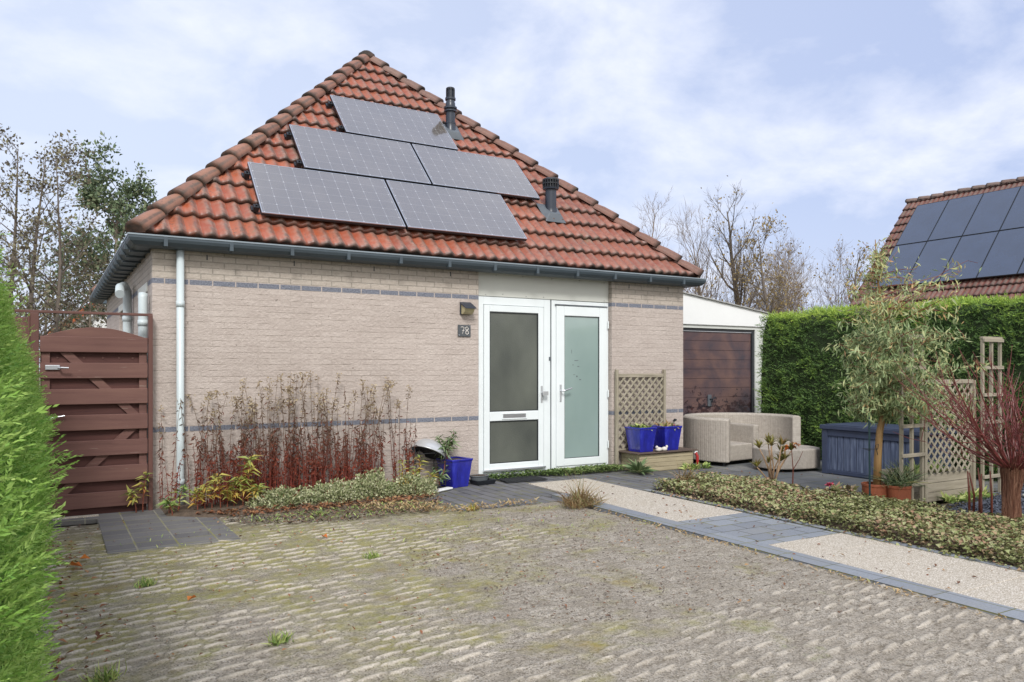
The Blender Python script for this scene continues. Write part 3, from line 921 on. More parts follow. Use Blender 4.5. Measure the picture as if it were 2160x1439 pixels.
def hip_caps(a, b, mat, name, nrm, n=17, r0=.110, r1=.094, seed=0, mb=None):
    a = np.array(a, float); b = np.array(b, float)
    d = unit((b - a)[None])[0]; L_ = np.linalg.norm(b - a)
    up = np.array(nrm, float); up = up - d * up.dot(d); up /= np.linalg.norm(up)
    sd = np.cross(d, up)
    V = []; F = []; A = []; P_ = []; S_ = []
    rs = np.random.default_rng(seed); K = 12; st = L_ / n
    for k in range(n):
        o = len(V); rv = rs.random(); tilt = (rs.random() - .5) * .02
        for s, r, lift, sv in ((k * st - .02, r0 * .86, .0, 0.), (k * st - .02, r0, .02, .02), (k * st + .03, r0, .018, .1), (k * st + st * .6, r1 + .008, .008, .5), ((k + 1) * st + .03, r1 - .012, -.012, .95)):
            for q_ in range(K + 1):
                an = PI * (q_ / K) * 1.12 - PI * .06
                p = a + d * s + sd * (math.cos(an) * r * 1.02 + tilt) + up * (math.sin(an) * r * .86 + lift - .02)
                V.append(p); A.append(rv); P_.append(.55 + .4 * math.sin(q_)); S_.append(sv)
        for r_ in range(4):
            for q_ in range(K):
                i = o + r_ * (K + 1) + q_
                F.append((i, i + 1, i + K + 2, i + K + 1))
        F.append(tuple(o + q_ for q_ in range(K, -1, -1)))
    return make(name, V, F, mat, roof, smooth=True, attrs={'rnd': A, 'phase': P_, 'slope': S_})


hz = .05
AX = (4.46, 12.12, EZ + AP + hz)
hip_caps((EX0 - .02, EY - .02, EZ + hz - .01), AX, M['hip'], 'hip_tiles', (-.5, -.5, 1), seed=5)
hip_caps((EX1 + .02, EY - .02, EZ + hz - .01), AX, M['hip_grey'], 'hip_tiles', (.5, -.5, 1), seed=6)
hip_caps((EX0, EY + 7.4, EZ + hz), AX, M['hip'], 'hip_tiles', (-.5, .5, 1), seed=7)
hip_caps((EX1, EY + 7.4, EZ + hz), AX, M['hip_grey'], 'hip_tiles', (.5, .5, 1), seed=8)
m = MB(); m.lathe([(.16, -.06), (.13, .03), (.07, .075), (.015, .09)], AX, 10); m.build('apex_cap', M['hip_grey'], roof, smooth=True)

# ---- gutter: a moulded trough round the eaves, with brackets
GO = .23
gx0, gx1, gy0, gy1 = HX0 - GO, HX1 + GO, HY0 - GO, HY1 + .9
prof = [(.0, 2.695), (.0, 2.668), (.012, 2.64), (.045, 2.606), (.09, 2.594), (.20, 2.594), (.20, 2.60), (.095, 2.602), (.052, 2.615), (.022, 2.646), (.014, 2.695)]


def ring(prof, mat, name, par):
    V = []; F = []; n = len(prof)
    for (ix, iy) in ((0, 0), (1, 0), (1, 1), (0, 1)):
        for d, z in prof:
            V.append(((gx0 + d) if ix == 0 else (gx1 - d), (gy0 + d) if iy == 0 else (gy1 - d), z))
    for c in range(4):
        for k in range(n):
            a = c * n + k; b = c * n + (k + 1) % n; e = ((c + 1) % 4) * n
            F.append((a, e + k, e + (k + 1) % n, b))
    return make(name, V, F, mat, par, bevel=0)


gut = ring(prof, M['gutter'], 'gutter', house)
ring([(-.006, 2.692), (-.006, 2.706), (.02, 2.706), (.02, 2.692)], M['gutter_lip'], 'gutter_lip', gut)
for x in np.arange(1.0, 8.1, .62):
    m = MB(); m.box(x - .018, gy0 - .004, 2.60, x + .018, gy0 + .05, 2.69); m.bar((x, gy0 - .002, 2.655), (x, gy0 + .06, 2.59), .034, .008)
    m.build('gutter_bracket', M['gutter'], gut)
for y in np.arange(8.75, 15.2, .45):
    m = MB(); m.box(gx0 - .004, y - .018, 2.60, gx0 + .05, y + .018, 2.69); m.box(gx0 + .04, y - .012, 2.578, HX0, y + .012, 2.594)
    m.build('gutter_bracket', M['gutter'], gut)
m = MB()
m.box(HX0 - .17, HY0 - .15, 2.600, HX1 + .17, HY0 - .004, 2.63)
m.box(HX0 - .17, HY0 - .004, 2.600, HX0 - .004, HY1, 2.63)
m.box(HX1 + .004, HY0 - .004, 2.600, HX1 + .17, HY1, 2.63)
m.build('soffit', M['soffit'], house)


# ---- downpipes
def pipe(pts, r, nm='downpipe', mat='pipe', collars=()):
    m = MB(); m.tube(pts, r, 14)
    for c in collars: m.tube([(c[0], c[1], c[2] - .03), (c[0], c[1], c[2] + .03)], r * 1.12, 14)
    return m.build(nm, M[mat], house, smooth=False, bevel=0)


for o in [pipe([(1.155, 8.505, 0.0), (1.155, 8.505, .3), (1.155, 8.505, 2.60)], .037, collars=[(1.155, 8.505, 2.05), (1.155, 8.505, .25)]),
          pipe([(.835, 8.74, .02), (.835, 8.74, 1.9), (.835, 8.74, 2.12), (.84, 8.75, 2.16)], .045, collars=[(.835, 8.74, 1.86)]),
          pipe([(.72, 10.1, 2.26), (.74, 10.35, 2.36), (.80, 10.52, 2.40), (.835, 10.56, 2.34), (.835, 10.56, 1.9), (.835, 10.56, .02)], .05, collars=[(.835, 10.56, 2.0)])]:
    o.data.polygons.foreach_set('use_smooth', [len(p.vertices) == 4 for p in o.data.polygons])

# ---- windows of the left wall
for (a, b, c, d) in (W1, W2):
    m = MB(); x = HX0 + .09
    for y0, y1, z0, z1 in ((a, b, c, c + .07), (a, b, d - .07, d), (a, a + .07, c + .07, d - .07), (b - .07, b, c + .07, d - .07)):
        m.box(x, y0, z0, x + .07, y1, z1)
    w = m.build('window', M['white'], house, bevel=.006)
    m = MB(); m.box(x + .03, a + .07, c + .07, x + .045, b - .07, d - .07); m.build('pane', M['glass_w'], w)
    m = MB(); m.box(HX0 - .04, a - .04, c - .05, HX0 + .09, b + .04, c - .002); m.build('sill', M['slate'], w, bevel=.004)
    m = MB(); m.box(HX0 - .012, a - .02, d + .002, HX0 + .03, b + .02, d + .10); m.build('lintel', M['panel'], w, bevel=.004)

# ---- entrance: panel over two white doors
FY = 8.64
m = MB(); m.box(DX0 + .002, FY - .005, 2.312, DX1 - .002, FY + .03, 2.625); pn = m.build('door_head_panel', M['panel'], house, bevel=.004)
for x, z in ((4.75, 2.33), (5.0, 2.345), (5.35, 2.33), (5.62, 2.335), (4.9, 2.58), (5.3, 2.585), (5.75, 2.58), (6.2, 2.585), (6.62, 2.575), (6.62, 2.33)):
    m = MB(); m.lathe([(.009, 0), (.006, .004)], (x, FY - .007, z), 8); m.build('screw', M['lead'], pn)
m = MB(); m.box(DX0 + .002, FY + .2, -.05, DX1 - .002, FY + .22, 2.63); m.box(DX0 + .002, FY - .02, -.05, DX1 - .002, FY + .1, .035); m.build('threshold', M['slate'], house)


def frame(mb, x0, x1, z0, z1, w, y0, y1, wb=None):
    wb = wb or w
    mb.box(x0, y0, z0, x0 + w, y1, z1); mb.box(x1 - w, y0, z0, x1, y1, z1)
    mb.box(x0 + w, y0, z0, x1 - w, y1, z0 + wb); mb.box(x0 + w, y0, z1 - w, x1 - w, y1, z1)


# glazed front door with letter slot
m = MB(); frame(m, 4.614, 5.724, .037, 2.305, .10, FY - .012, FY + .07, .055)
fr = m.build('door_frame', M['white'], house, bevel=.005)
m = MB()
frame(m, 4.718, 5.612, .096, 2.200, .082, FY - .026, FY + .05, .094)
m.box(4.800, FY - .026, .730, 5.530, FY + .05, .848)
dr = m.build('door', M['white'], house, bevel=.006); dr['label'] = 'white door with two textured glass panes and a letter slot'
m = MB(); m.box(4.800, FY - .004, .190, 5.530, FY + .012, .730); m.box(4.800, FY - .004, .848, 5.530, FY + .012, 2.118); m.build('pane', M['glass_l'], dr)
m = MB(); frame(m, 4.800, 5.530, .190, .730, .010, FY - .018, FY - .004); frame(m, 4.800, 5.530, .848, 2.118, .010, FY - .018, FY - .004); m.build('glazing_bead', M['black'], dr)
m = MB(); m.box(4.70, FY - .055, .094, 5.63, FY - .026, .118); m.build('weather_bar', M['alu'], dr, bevel=.003)
m = MB(); frame(m, 4.975, 5.345, .748, .828, .014, FY - .036, FY - .026); ls = m.build('letter_slot', M['white'], dr, bevel=.003)
m = MB(); m.box(4.989, FY - .033, .762, 5.331, FY - .0265, .814); m.build('slot_flap', M['alu'], ls)
m = MB(); m.box(5.562, FY - .034, .95, 5.592, FY - .0265, 1.17); h_ = m.build('handle', M['steel'], dr, bevel=.004)
m = MB(); m.tube([(5.577, FY - .03, 1.08), (5.577, FY - .075, 1.08)], .011, 10); m.box(5.560, FY - .09, 1.045, 5.645, FY - .07, 1.10); m.lathe([(.012, 0), (.01, .008)], (5.577, FY - .045, 1.0), 10); m.build('knob', M['steel'], h_, bevel=.004)
# frosted door
m = MB(); frame(m, 5.746, 6.690, .060, 2.303, .068, FY - .012, FY + .07, .03)
fr2 = m.build('door_frame', M['white'], house, bevel=.005)
m = MB(); m.box(5.7245, FY + .004, .04, 5.7455, FY + .06, 2.30); m.build('frame_joint', M['lead'], house)
m = MB(); frame(m, 5.816, 6.655, .092, 2.232, .128, FY - .026, FY + .05, .098)
dr2 = m.build('door', M['white'], house, bevel=.006); dr2['label'] = 'white door with one tall frosted glass pane'
m = MB(); m.box(5.944, FY - .004, .190, 6.527, FY + .012, 2.104); m.build('pane', M['glass_r'], dr2)
m = MB(); frame(m, 5.944, 6.527, .190, 2.104, .007, FY - .016, FY - .004); m.build('glazing_bead', M['black'], dr2)
m = MB(); m.box(5.862, FY - .034, .955, 5.892, FY - .0265, 1.185); h_ = m.build('handle', M['steel'], dr2, bevel=.004)
m = MB(); m.tube([(5.877, FY - .03, 1.10), (5.877, FY - .08, 1.10), (5.90, FY - .088, 1.103), (6.02, FY - .088, 1.135)], .010, 10); m.build('lever', M['alu'], h_)
for z in (.30, 1.0, 1.95):
    m = MB(); m.tube([(6.668, FY - .036, z), (6.668, FY - .036, z + .10)], .010, 10); m.build('hinge', M['white'], dr2)
m = MB(); m.tube([(5.79, FY - .03, 2.246), (6.66, FY - .03, 2.246)], .008, 8); m.build('drip_bar', M['lead'], fr2)
m = MB(); m.box(5.70, FY - .02, 1.50, 5.722, FY - .0125, 1.55); m.build('latch', M['lead'], fr)
# faded sticker smudges on the frosted pane
m = MB()
for x, z, w_, h_2 in ((6.07, 1.60, .006, .05), (6.12, 1.50, .05, .008), (6.16, 1.505, .025, .006), (6.09, 1.44, .012, .012), (6.17, 1.42, .03, .01), (6.15, 1.28, .02, .02), (6.2, 1.24, .03, .012), (6.1, 1.31, .03, .006)):
    m.box(x, FY - .0052, z, x + w_, FY - .0041, z + h_2)
m.build('smudge', M['lead'], dr2)


# ---- flues through the roof (they move with the house)
def flue(name, X, Yp, zb, prof, capslots, sx):
    m = MB(); m.lathe(prof, (X, Yp, zb), 20)
    f = m.build(name, M['flue'], roof, smooth=False, bevel=0)
    f.data.polygons.foreach_set('use_smooth', [len(p.vertices) == 4 for p in f.data.polygons])
    md = f.modifiers.new('e', 'EDGE_SPLIT'); md.split_angle = R(35)
    zc, r, h, n = capslots
    m = MB()
    for k in range(n):
        a = 2 * PI * k / n
        m.bar((X + r * math.cos(a), Yp + r * math.sin(a), zb + zc), (X + r * math.cos(a), Yp + r * math.sin(a), zb + zc + h), .012, .012, (math.cos(a), math.sin(a), 0))
    m.lathe([(r * 1.08, h), (r * 1.08, h + .02), (r * .9, h + .03)], (X, Yp, zb + zc), 20)
    m.lathe([(r * 1.1, h * .5), (r * 1.1, h * .5 + .012)], (X, Yp, zb + zc), 20) if n > 14 else None
    m.build('flue_cap', M['black'], f)
    # lead flashing laid on the slope
    c = Vector((X, Yp, EZ + (Yp - EY) + .06)); u = Vector((1, 0, 0)); s = Vector((0, q, q)); nn = Vector((0, -q, q))
    m = MB(); w_, l_ = sx
    P_ = [c + u * a + s * b + nn * d for a, b, d in ((-w_, -l_, .0), (w_, -l_, .0), (w_, l_, .02), (-w_, l_, .02), (-w_ * .55, -l_ * .45, .07), (w_ * .55, -l_ * .45, .07), (w_ * .55, l_ * .5, .05), (-w_ * .55, l_ * .5, .05))]
    m.add(P_, [(4, 5, 6, 7), (0, 1, 5, 4), (1, 2, 6, 5), (2, 3, 7, 6), (3, 0, 4, 7)])
    m.build('flashing', M['lead'], f, bevel=.01)


flue('flue_pipe', 5.225, 10.60, 4.83, [(.10, -.15), (.10, .06), (.085, .14), (.083, .17), (.078, .18), (.078, .25), (.083, .25), (.083, .27), (.070, .28), (.070, .43), (.098, .435), (.098, .45), (.075, .46), (.078, .475), (.10, .48), (.10, .505), (.075, .515), (.072, .57), (.065, .58), (.065, .61), (.08, .615), (.08, .645), (.05, .65), (.05, .78)], (.65, .062, .12, 10), (.17, .19))
flue('flue_pipe', 6.13, 9.23, 3.50, [(.10, -.15), (.098, .06), (.09, .12), (.085, .14), (.085, .16), (.08, .16), (.078, .42), (.11, .43), (.115, .45), (.06, .455), (.06, .57)], (.45, .11, .105, 20), (.17, .20))


# ---- solar panels on the roof
def solar_proto(name, w, h, mat, fr_mat, label, group, M4, clamps=True):
    r = thing(name, label, 'solar panel', mat=M4, group=group)
    m = MB(); m.box(.012, .012, -.004, w - .012, h - .012, .001); m.build('cell_sheet', mat, r, local=True)
    m = MB()
    for a, b, c, d in ((0, 0, w, .012), (0, h - .012, w, h), (0, .012, .012, h - .012), (w - .012, .012, w, h - .012)):
        m.box(a, b, -.006, c, d, .004)
    m.build('frame', fr_mat, r, local=True)
    m = MB(); m.box(.001, .001, -.036, w - .001, h - .001, -.0065); m.build('backing', M['black'], r, local=True)  # black skirt, painting in the shaded gap below the frame
    m = MB(); m.box(.05, .22, -.085, w - .05, .26, -.037); m.box(.05, h - .26, -.085, w - .05, h - .22, -.037); m.build('mounting_rail', M['black'], r, local=True)
    if clamps:
        for y in (.12, h - .22):
            m = MB()
            m.box(-.06, y, -.09, -.002, y + .06, -.02); m.tube([(-.03, y + .03, -.11), (-.03, y + .03, .0)], .012, 8)
            m.box(-.075, y + .02, -.10, -.03, y + .10, -.07)
            m.build('clamp', M['black'], r, local=True, bevel=.003)
    return r


def roofmat(x, s, off=.145):
    p = Vector((x, EY + s * q, EZ + s * q)) + Vector((0, -q, q)) * off
    return Matrix.Translation(p) @ Matrix.Rotation(R(45), 4, 'X')


G1 = 'solar panels on the red tiled roof'
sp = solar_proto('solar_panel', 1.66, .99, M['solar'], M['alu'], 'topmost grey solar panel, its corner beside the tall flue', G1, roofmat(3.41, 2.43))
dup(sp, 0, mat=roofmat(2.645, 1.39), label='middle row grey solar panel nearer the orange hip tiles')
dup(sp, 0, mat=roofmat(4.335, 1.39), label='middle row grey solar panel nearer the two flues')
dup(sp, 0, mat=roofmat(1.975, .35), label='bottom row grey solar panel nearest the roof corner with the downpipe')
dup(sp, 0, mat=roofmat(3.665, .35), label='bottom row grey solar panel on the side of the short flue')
# one black panel on the hidden left slope, its edge showing past the hip
ml = Matrix(((0, q, -q, 0), (-1, 0, 0, 0), (0, q, q, 0), (0, 0, 0, 1)))
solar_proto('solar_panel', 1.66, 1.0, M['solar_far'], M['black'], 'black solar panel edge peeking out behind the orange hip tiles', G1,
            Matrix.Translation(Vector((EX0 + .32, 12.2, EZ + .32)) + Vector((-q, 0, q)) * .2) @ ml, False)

# ---- things on the front wall
t_ = thing('wall_lamp', 'dark wedge shaped outdoor lamp with yellowed glass above the number plate', 'lamp', (4.42, 8.555, 2.07))
m = MB(); X0, X1 = 4.345, 4.495
m.add([(X0, 8.557, 2.215), (X1, 8.557, 2.215), (X1, 8.557, 2.06), (X0, 8.557, 2.06), (X0, 8.40, 2.135), (X1, 8.40, 2.135), (X1, 8.40, 2.125), (X0, 8.40, 2.125), (X0, 8.535, 2.06), (X1, 8.535, 2.06), (X0, 8.535, 2.185), (X1, 8.535, 2.185)],
      [(0, 4, 5, 1), (4, 7, 6, 5), (0, 1, 2, 3), (0, 3, 8, 10), (0, 10, 7, 4), (1, 11, 9, 2), (1, 5, 6, 11), (3, 2, 9, 8), (10, 8, 9, 11), (10, 11, 6, 7)])
m.build('housing', M['flue'], t_)
m = MB(); X0 += .01; X1 -= .01
m.add([(X0, 8.534, 2.18), (X1, 8.534, 2.18), (X1, 8.534, 2.068), (X0, 8.534, 2.068), (X0, 8.425, 2.128), (X1, 8.425, 2.128), (X1, 8.455, 2.085), (X0, 8.455, 2.085), (X0, 8.50, 2.06), (X1, 8.50, 2.06)],
      [(0, 4, 5, 1), (4, 7, 6, 5), (7, 8, 9, 6), (8, 3, 2, 9), (0, 3, 8, 7, 4), (1, 5, 6, 9, 2)])
m.build('lamp_glass', M['lampglass'], t_)
t_ = thing('house_number_sign', 'small dark slate plate with white number 78', 'sign', (4.40, 8.55, 1.79))
m = MB(); m.box(4.316, 8.543, 1.79, 4.490, 8.5575, 1.932); m.build('plate', M['slate'], t_, bevel=.002)
m = MB()


def stroke(pts, w): m.tube([(4.316 + a * .174, 8.5425, 1.79 + b * .142) for a, b in pts], [w * k for k in ([.6] + [1] * (len(pts) - 2) + [.6])], 6)


stroke([(.20, .80), (.32, .83), (.48, .80)], .0045); stroke([(.48, .80), (.42, .55), (.34, .22)], .0035); stroke([(.30, .50), (.40, .52), (.50, .52)], .003)
stroke([(.80, .74), (.70, .84), (.58, .76), (.60, .62), (.72, .50), (.82, .38), (.80, .25), (.70, .18), (.60, .28), (.60, .42), (.72, .54), (.80, .66), (.80, .74)], .0048)
m.build('numeral', M['numeral'], t_)
m = MB()
for a, b in ((.93, .90), (.08, .12)): m.lathe([(.004, -.002), (.003, .002)], (4.316 + a * .174, 8.541, 1.79 + b * .142), 8)
m.build('screw', M['alu'], t_)

# ------------------------------------------------------------------ garage lean-to
GY = 10.3
g = thing('garage', 'white lean-to garage with a sooty brown up-and-over door', 'garage', (8.02, GY, 0))
m = MB()
m.box(8.03, GY, -.05, 9.12, GY + .25, 2.18); m.box(11.46, GY, -.05, 11.72, GY + .25, 2.18); m.box(9.12, GY, 2.12, 11.46, GY + .25, 2.18)
m.box(11.50, GY + .25, -.05, 11.72, GY + 5, 2.18); m.box(8.03, GY + 4.8, -.05, 11.5, GY + 5, 2.18)
m.build('wall', M['garage_wall'], g, bevel=.005)
m = MB(); m.yprism([(8.03, 2.181), (11.80, 2.181), (11.80, 2.43), (8.03, 2.93)], GY - .03, GY + .02); m.build('fascia', M['white_paint'], g, bevel=.004)
m = MB()
for k in range(9):
    a = 8.03 + k * .43; b = a + .46
    f_ = lambda x: 2.935 - (x - 8.03) * .1326
    m.add([(a, GY - .07, f_(a) + .022), (b, GY - .07, f_(b) + .012), (b, GY + 5, f_(b) + .012), (a, GY + 5, f_(a) + .022), (a, GY - .07, f_(a)), (b, GY - .07, f_(b) - .004), (b, GY + 5, f_(b) - .004), (a, GY + 5, f_(a))],
          [(0, 1, 2, 3), (7, 6, 5, 4), (0, 4, 5, 1), (1, 5, 6, 2), (2, 6, 7, 3), (3, 7, 4, 0)])
m.build('roof', simple('grey_roof_sheets', '#a3a3a0', .7, .1, 4), g, bevel=.003)
m = MB()
for k in range(12):
    z0 = .02 + k * .171
    m.box(9.16, GY + .055, z0, 11.40, GY + .075, z0 + .166)
    m.box(9.16, GY + .062, z0 + .166, 11.40, GY + .075, z0 + .171)
dd = m.build('garage_door', M['garage'], g, bevel=.004)
m = MB(); m.box(9.12, GY + .03, -.02, 9.16, GY + .10, 2.12); m.box(11.40, GY + .03, -.02, 11.46, GY + .10, 2.12); m.box(9.16, GY + .03, 2.075, 11.40, GY + .10, 2.12)
m.build('door_frame', M['black'], g)
m = MB(); m.box(9.16, GY + .035, 2.062, 11.40, GY + .06, 2.072); m.build('door_rail', M['alu'], dd)
m = MB(); m.box(10.28, GY + .035, .71, 10.37, GY + .054, .92); hb = m.build('handle', M['lead'], dd, bevel=.004)
m = MB(); m.tube([(10.33, GY + .04, .84), (10.33, GY - .02, .84)], .012, 8); m.tube([(10.32, GY - .02, .78), (10.33, GY - .025, .84), (10.40, GY - .02, .88)], .014, 8); m.build('grip', M['black'], hb)

# ------------------------------------------------------------------ gate and fence on the left
gt = thing('wooden_gate', 'brown boarded gate with an arched top and diagonal braces', 'gate', (-.06, 8.5, 0))
m = MB()
pts = [(-.06, 1.64)] + [(-.06 + .91 * k / 14, 1.695 + .10 * math.sin(PI * k / 14)) for k in range(15)] + [(.85, 1.64)]
m.yprism(pts, 8.515, 8.535); m.build('arched_board', M['gate'], gt, bevel=.004)
m = MB()
for k in range(7):
    z = 1.70 - .248 * k
    m.box(-.06, 8.455 + .002 * (k % 3), z - .148, .85, 8.48 + .002 * (k % 2), z)
m.build('front_board', M['gate'], gt, bevel=.005)
m = MB()
for k in range(7):
    z = 1.70 - .248 * k - .13
    m.box(-.055, 8.512, z - .135 - (.06 if k == 6 else 0), .845, 8.532, z)
m.build('back_board', M['gate_back'], gt, bevel=.004)
m = MB()
m.box(-.05, 8.484, .06, .02, 8.508, 1.70); m.box(.775, 8.484, .06, .845, 8.508, 1.70)
m.build('stile', M['gate'], gt, bevel=.004)
m = MB(); m.bar((.06, 8.497, 1.64), (.74, 8.497, .93), .02, .07, (0, -1, 0)); m.bar((.74, 8.497, .85), (.06, 8.497, .16), .02, .07, (0, -1, 0))
# braces are flat boards facing the viewer
m = MB()
for a, b in (((.04, 1.66), (.76, .92)), ((.76, .86), (.04, .14))):
    d = Vector((b[0] - a[0], 0, b[1] - a[1])).normalized(); nx_ = Vector((-d.z, 0, d.x)) * .037
    A_ = Vector((a[0], 8.486, a[1])); B_ = Vector((b[0], 8.486, b[1])); bk_ = Vector((0, .022, 0))
    m.add([A_ - nx_, B_ - nx_, B_ + nx_, A_ + nx_, A_ - nx_ + bk_, B_ - nx_ + bk_, B_ + nx_ + bk_, A_ + nx_ + bk_], [(0, 1, 2, 3), (7, 6, 5, 4), (0, 4, 5, 1), (1, 5, 6, 2), (2, 6, 7, 3), (3, 7, 4, 0)])
m.build('brace', M['gate'], gt)
m = MB()
for x in (.08, .3, .46, .6, .72, .8):
    for z in (1.50, .33): m.tube([(x, 8.513, z), (x, 8.505, z)], .009, 8)
m.build('bolt', M['gate_post'], gt)
m = MB(); m.box(-.02, 8.438, 1.385, .10, 8.4545, 1.43); hh = m.build('handle', M['alu'], gt, bevel=.004)
m = MB(); m.tube([(.09, 8.45, 1.405), (.09, 8.40, 1.405), (.11, 8.39, 1.405), (.17, 8.39, 1.403)], .009, 10); m.build('lever', M['alu'], hh)
m = MB(); m.tube([(.0, 8.43, .93), (.14, 8.42, .955)], .007, 8); m.box(-.02, 8.435, .91, .03, 8.4545, .95); m.build('bolt_rod', M['alu'], gt)

gp = thing('gate_portal', 'brown steel post and thin top rail framing the gate', 'gate frame', (.88, 8.5, 0))
m = MB(); m.box(.856, 8.45, -.04, .896, 8.54, 1.925); m.build('post', M['gate_post'], gp, bevel=.004)
m = MB(); m.box(-.14, 8.45, -.04, -.068, 8.54, 1.915); m.build('post', M['gate_post'], gp, bevel=.004)
m = MB(); m.box(-.30, 8.47, 1.916, .896, 8.52, 1.941); m.build('top_rail', M['gate_post'], gp, bevel=.003)
fn = thing('wooden_fence', 'brown board fence beside the gate, mostly hidden by the conifer hedge', 'fence', (-1, 8.5, 0))
m = MB()
for k in range(7): m.box(-1.9, 8.47 + .02 * (k % 2), .05 + k * .262, -.15, 8.49 + .02 * (k % 2), .05 + k * .262 + .25)
m.build('board', M['gate'], fn, bevel=.004)
m = MB(); m.box(-.155, 8.44, -.04, -.141, 8.46, 1.9); m.box(-1.98, 8.44, -.04, -1.9, 8.52, 1.9); m.build('post', M['gate_post'], fn)
m = MB(); m.box(-.25, 8.36, -.05, .42, 8.43, .008); tag(m.build('kerb', M['agg'], bevel=.004), 'pale concrete strip under the gate', 'kerb', None, 'structure')


# ------------------------------------------------------------------ hedges
def sprays(P, N, size, mat, name, parent, per=8, rnd=None, spread=.55, sag=.25, w=.2, lf=.5):
    """feathery flat sprays growing outwards from surface points P along N."""
    n = len(P)
    D = unit(N + RNG.normal(size=(n, 3)) * spread + np.array([0, 0, .15 - sag * .3]))
    S = unit(np.cross(D, RNG.normal(size=(n, 3)) * .7 + np.array([0, 0, 1.])))
    if rnd is None: rnd = RNG.random(n)
    parts = []
    size = np.broadcast_to(size, (n,))
    for k in range(per):
        f = k / (per - 1)
        side = -1 if k % 2 else 1
        base = P + D * (size * f * .75)[:, None]
        dd_ = unit(D * (.55 + .45 * f) + S * side * (.75 * (1 - f * .75)) + RNG.normal(size=(n, 3)) * .18 + np.array([0, 0, -.10]))
        ln = size * lf * (1 - .4 * f) * RNG.uniform(.7, 1.2, n)
        parts.append(flat_leaves(base, dd_, ln, ln * w, np.clip(rnd + .12 * (f - .5) + RNG.normal(size=n) * .07, 0, 1)))
    V, F, r = cat_leaves(parts)
    return make(name, V, F, mat, parent, attrs={'rnd': r})


def right_hedge():
    h = thing('conifer_hedge', 'tall clipped dark green conifer hedge behind the blue storage box', 'hedge', (10.55, 6, 0))
    y0, y1 = 2.6, 8.95; X0_, X1_ = 10.12, 11.0; H_ = 2.24
    ny, nz = 64, 24
    # bulging core: front, top, back, end loops
    path = [(X0_ + .05, 0), (X0_ - .02, .5), (X0_ + .0, 1.2), (X0_ + .03, 1.9), (X0_ + .10, H_ - .06), (X0_ + .25, H_), (X1_ - .25, H_), (X1_ - .08, H_ - .06), (X1_, 1.6), (X1_, 0)]
    ys = np.linspace(y0, y1, ny)
    V = []; F = []
    for y in ys:
        for k, (x, z) in enumerate(path):
            b = (fbm(np.array([y * 1.8 + k]), np.array([z * 1.8]), 40)[0] - .5) * .10
            V.append((x + (b if k < 5 else -b), y, z + (b * .6 if 4 <= k <= 7 else 0)))
    n = len(path)
    for i in range(ny - 1):
        for k in range(n - 1):
            F.append((i * n + k, i * n + k + 1, (i + 1) * n + k + 1, (i + 1) * n + k))
    F.append(tuple(range(n - 1, -1, -1))); F.append(tuple((ny - 1) * n + k for k in range(n)))
    make('hedge_core', V, F, M['hedgecore'], h)
    # surface points
    N1 = 11500
    y = RNG.uniform(y0, y1, N1); z = RNG.uniform(.02, H_, N1)
    b = (fbm(y * 1.3, z * 1.3, 40) - .5) * .12
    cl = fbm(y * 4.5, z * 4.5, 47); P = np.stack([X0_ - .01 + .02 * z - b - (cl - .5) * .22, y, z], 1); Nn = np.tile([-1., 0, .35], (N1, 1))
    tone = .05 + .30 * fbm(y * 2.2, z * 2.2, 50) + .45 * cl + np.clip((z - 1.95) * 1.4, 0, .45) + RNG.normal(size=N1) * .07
    N2 = 4200
    y2 = RNG.uniform(y0, y1, N2); x2 = RNG.uniform(X0_ + .05, X1_, N2)
    P2 = np.stack([x2, y2, H_ - .03 + (fbm(y2 * 2, x2 * 2, 44) - .5) * .20], 1); Nn2 = np.tile([-.25, 0, 1.], (N2, 1))
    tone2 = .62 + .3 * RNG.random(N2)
    N3 = 1500
    z3 = RNG.uniform(0, H_, N3); x3 = RNG.uniform(X0_, X1_, N3)
    P3 = np.stack([x3, np.full(N3, y1 - .01), z3], 1); Nn3 = np.tile([-.1, 1., .2], (N3, 1))
    P = np.concatenate([P, P2, P3]); Nn = np.concatenate([Nn, Nn2, Nn3])
    tone = np.concatenate([tone, tone2, .3 + .3 * RNG.random(N3)])
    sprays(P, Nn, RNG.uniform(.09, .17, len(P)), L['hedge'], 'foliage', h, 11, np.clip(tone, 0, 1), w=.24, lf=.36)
    m = MB()
    for y in np.arange(2.9, 8.9, .55): m.tube([(10.55, y, -.03), (10.55, y + .02, 1.2)], .04, 8)
    m.build('trunk', M['bark'], h)


right_hedge()


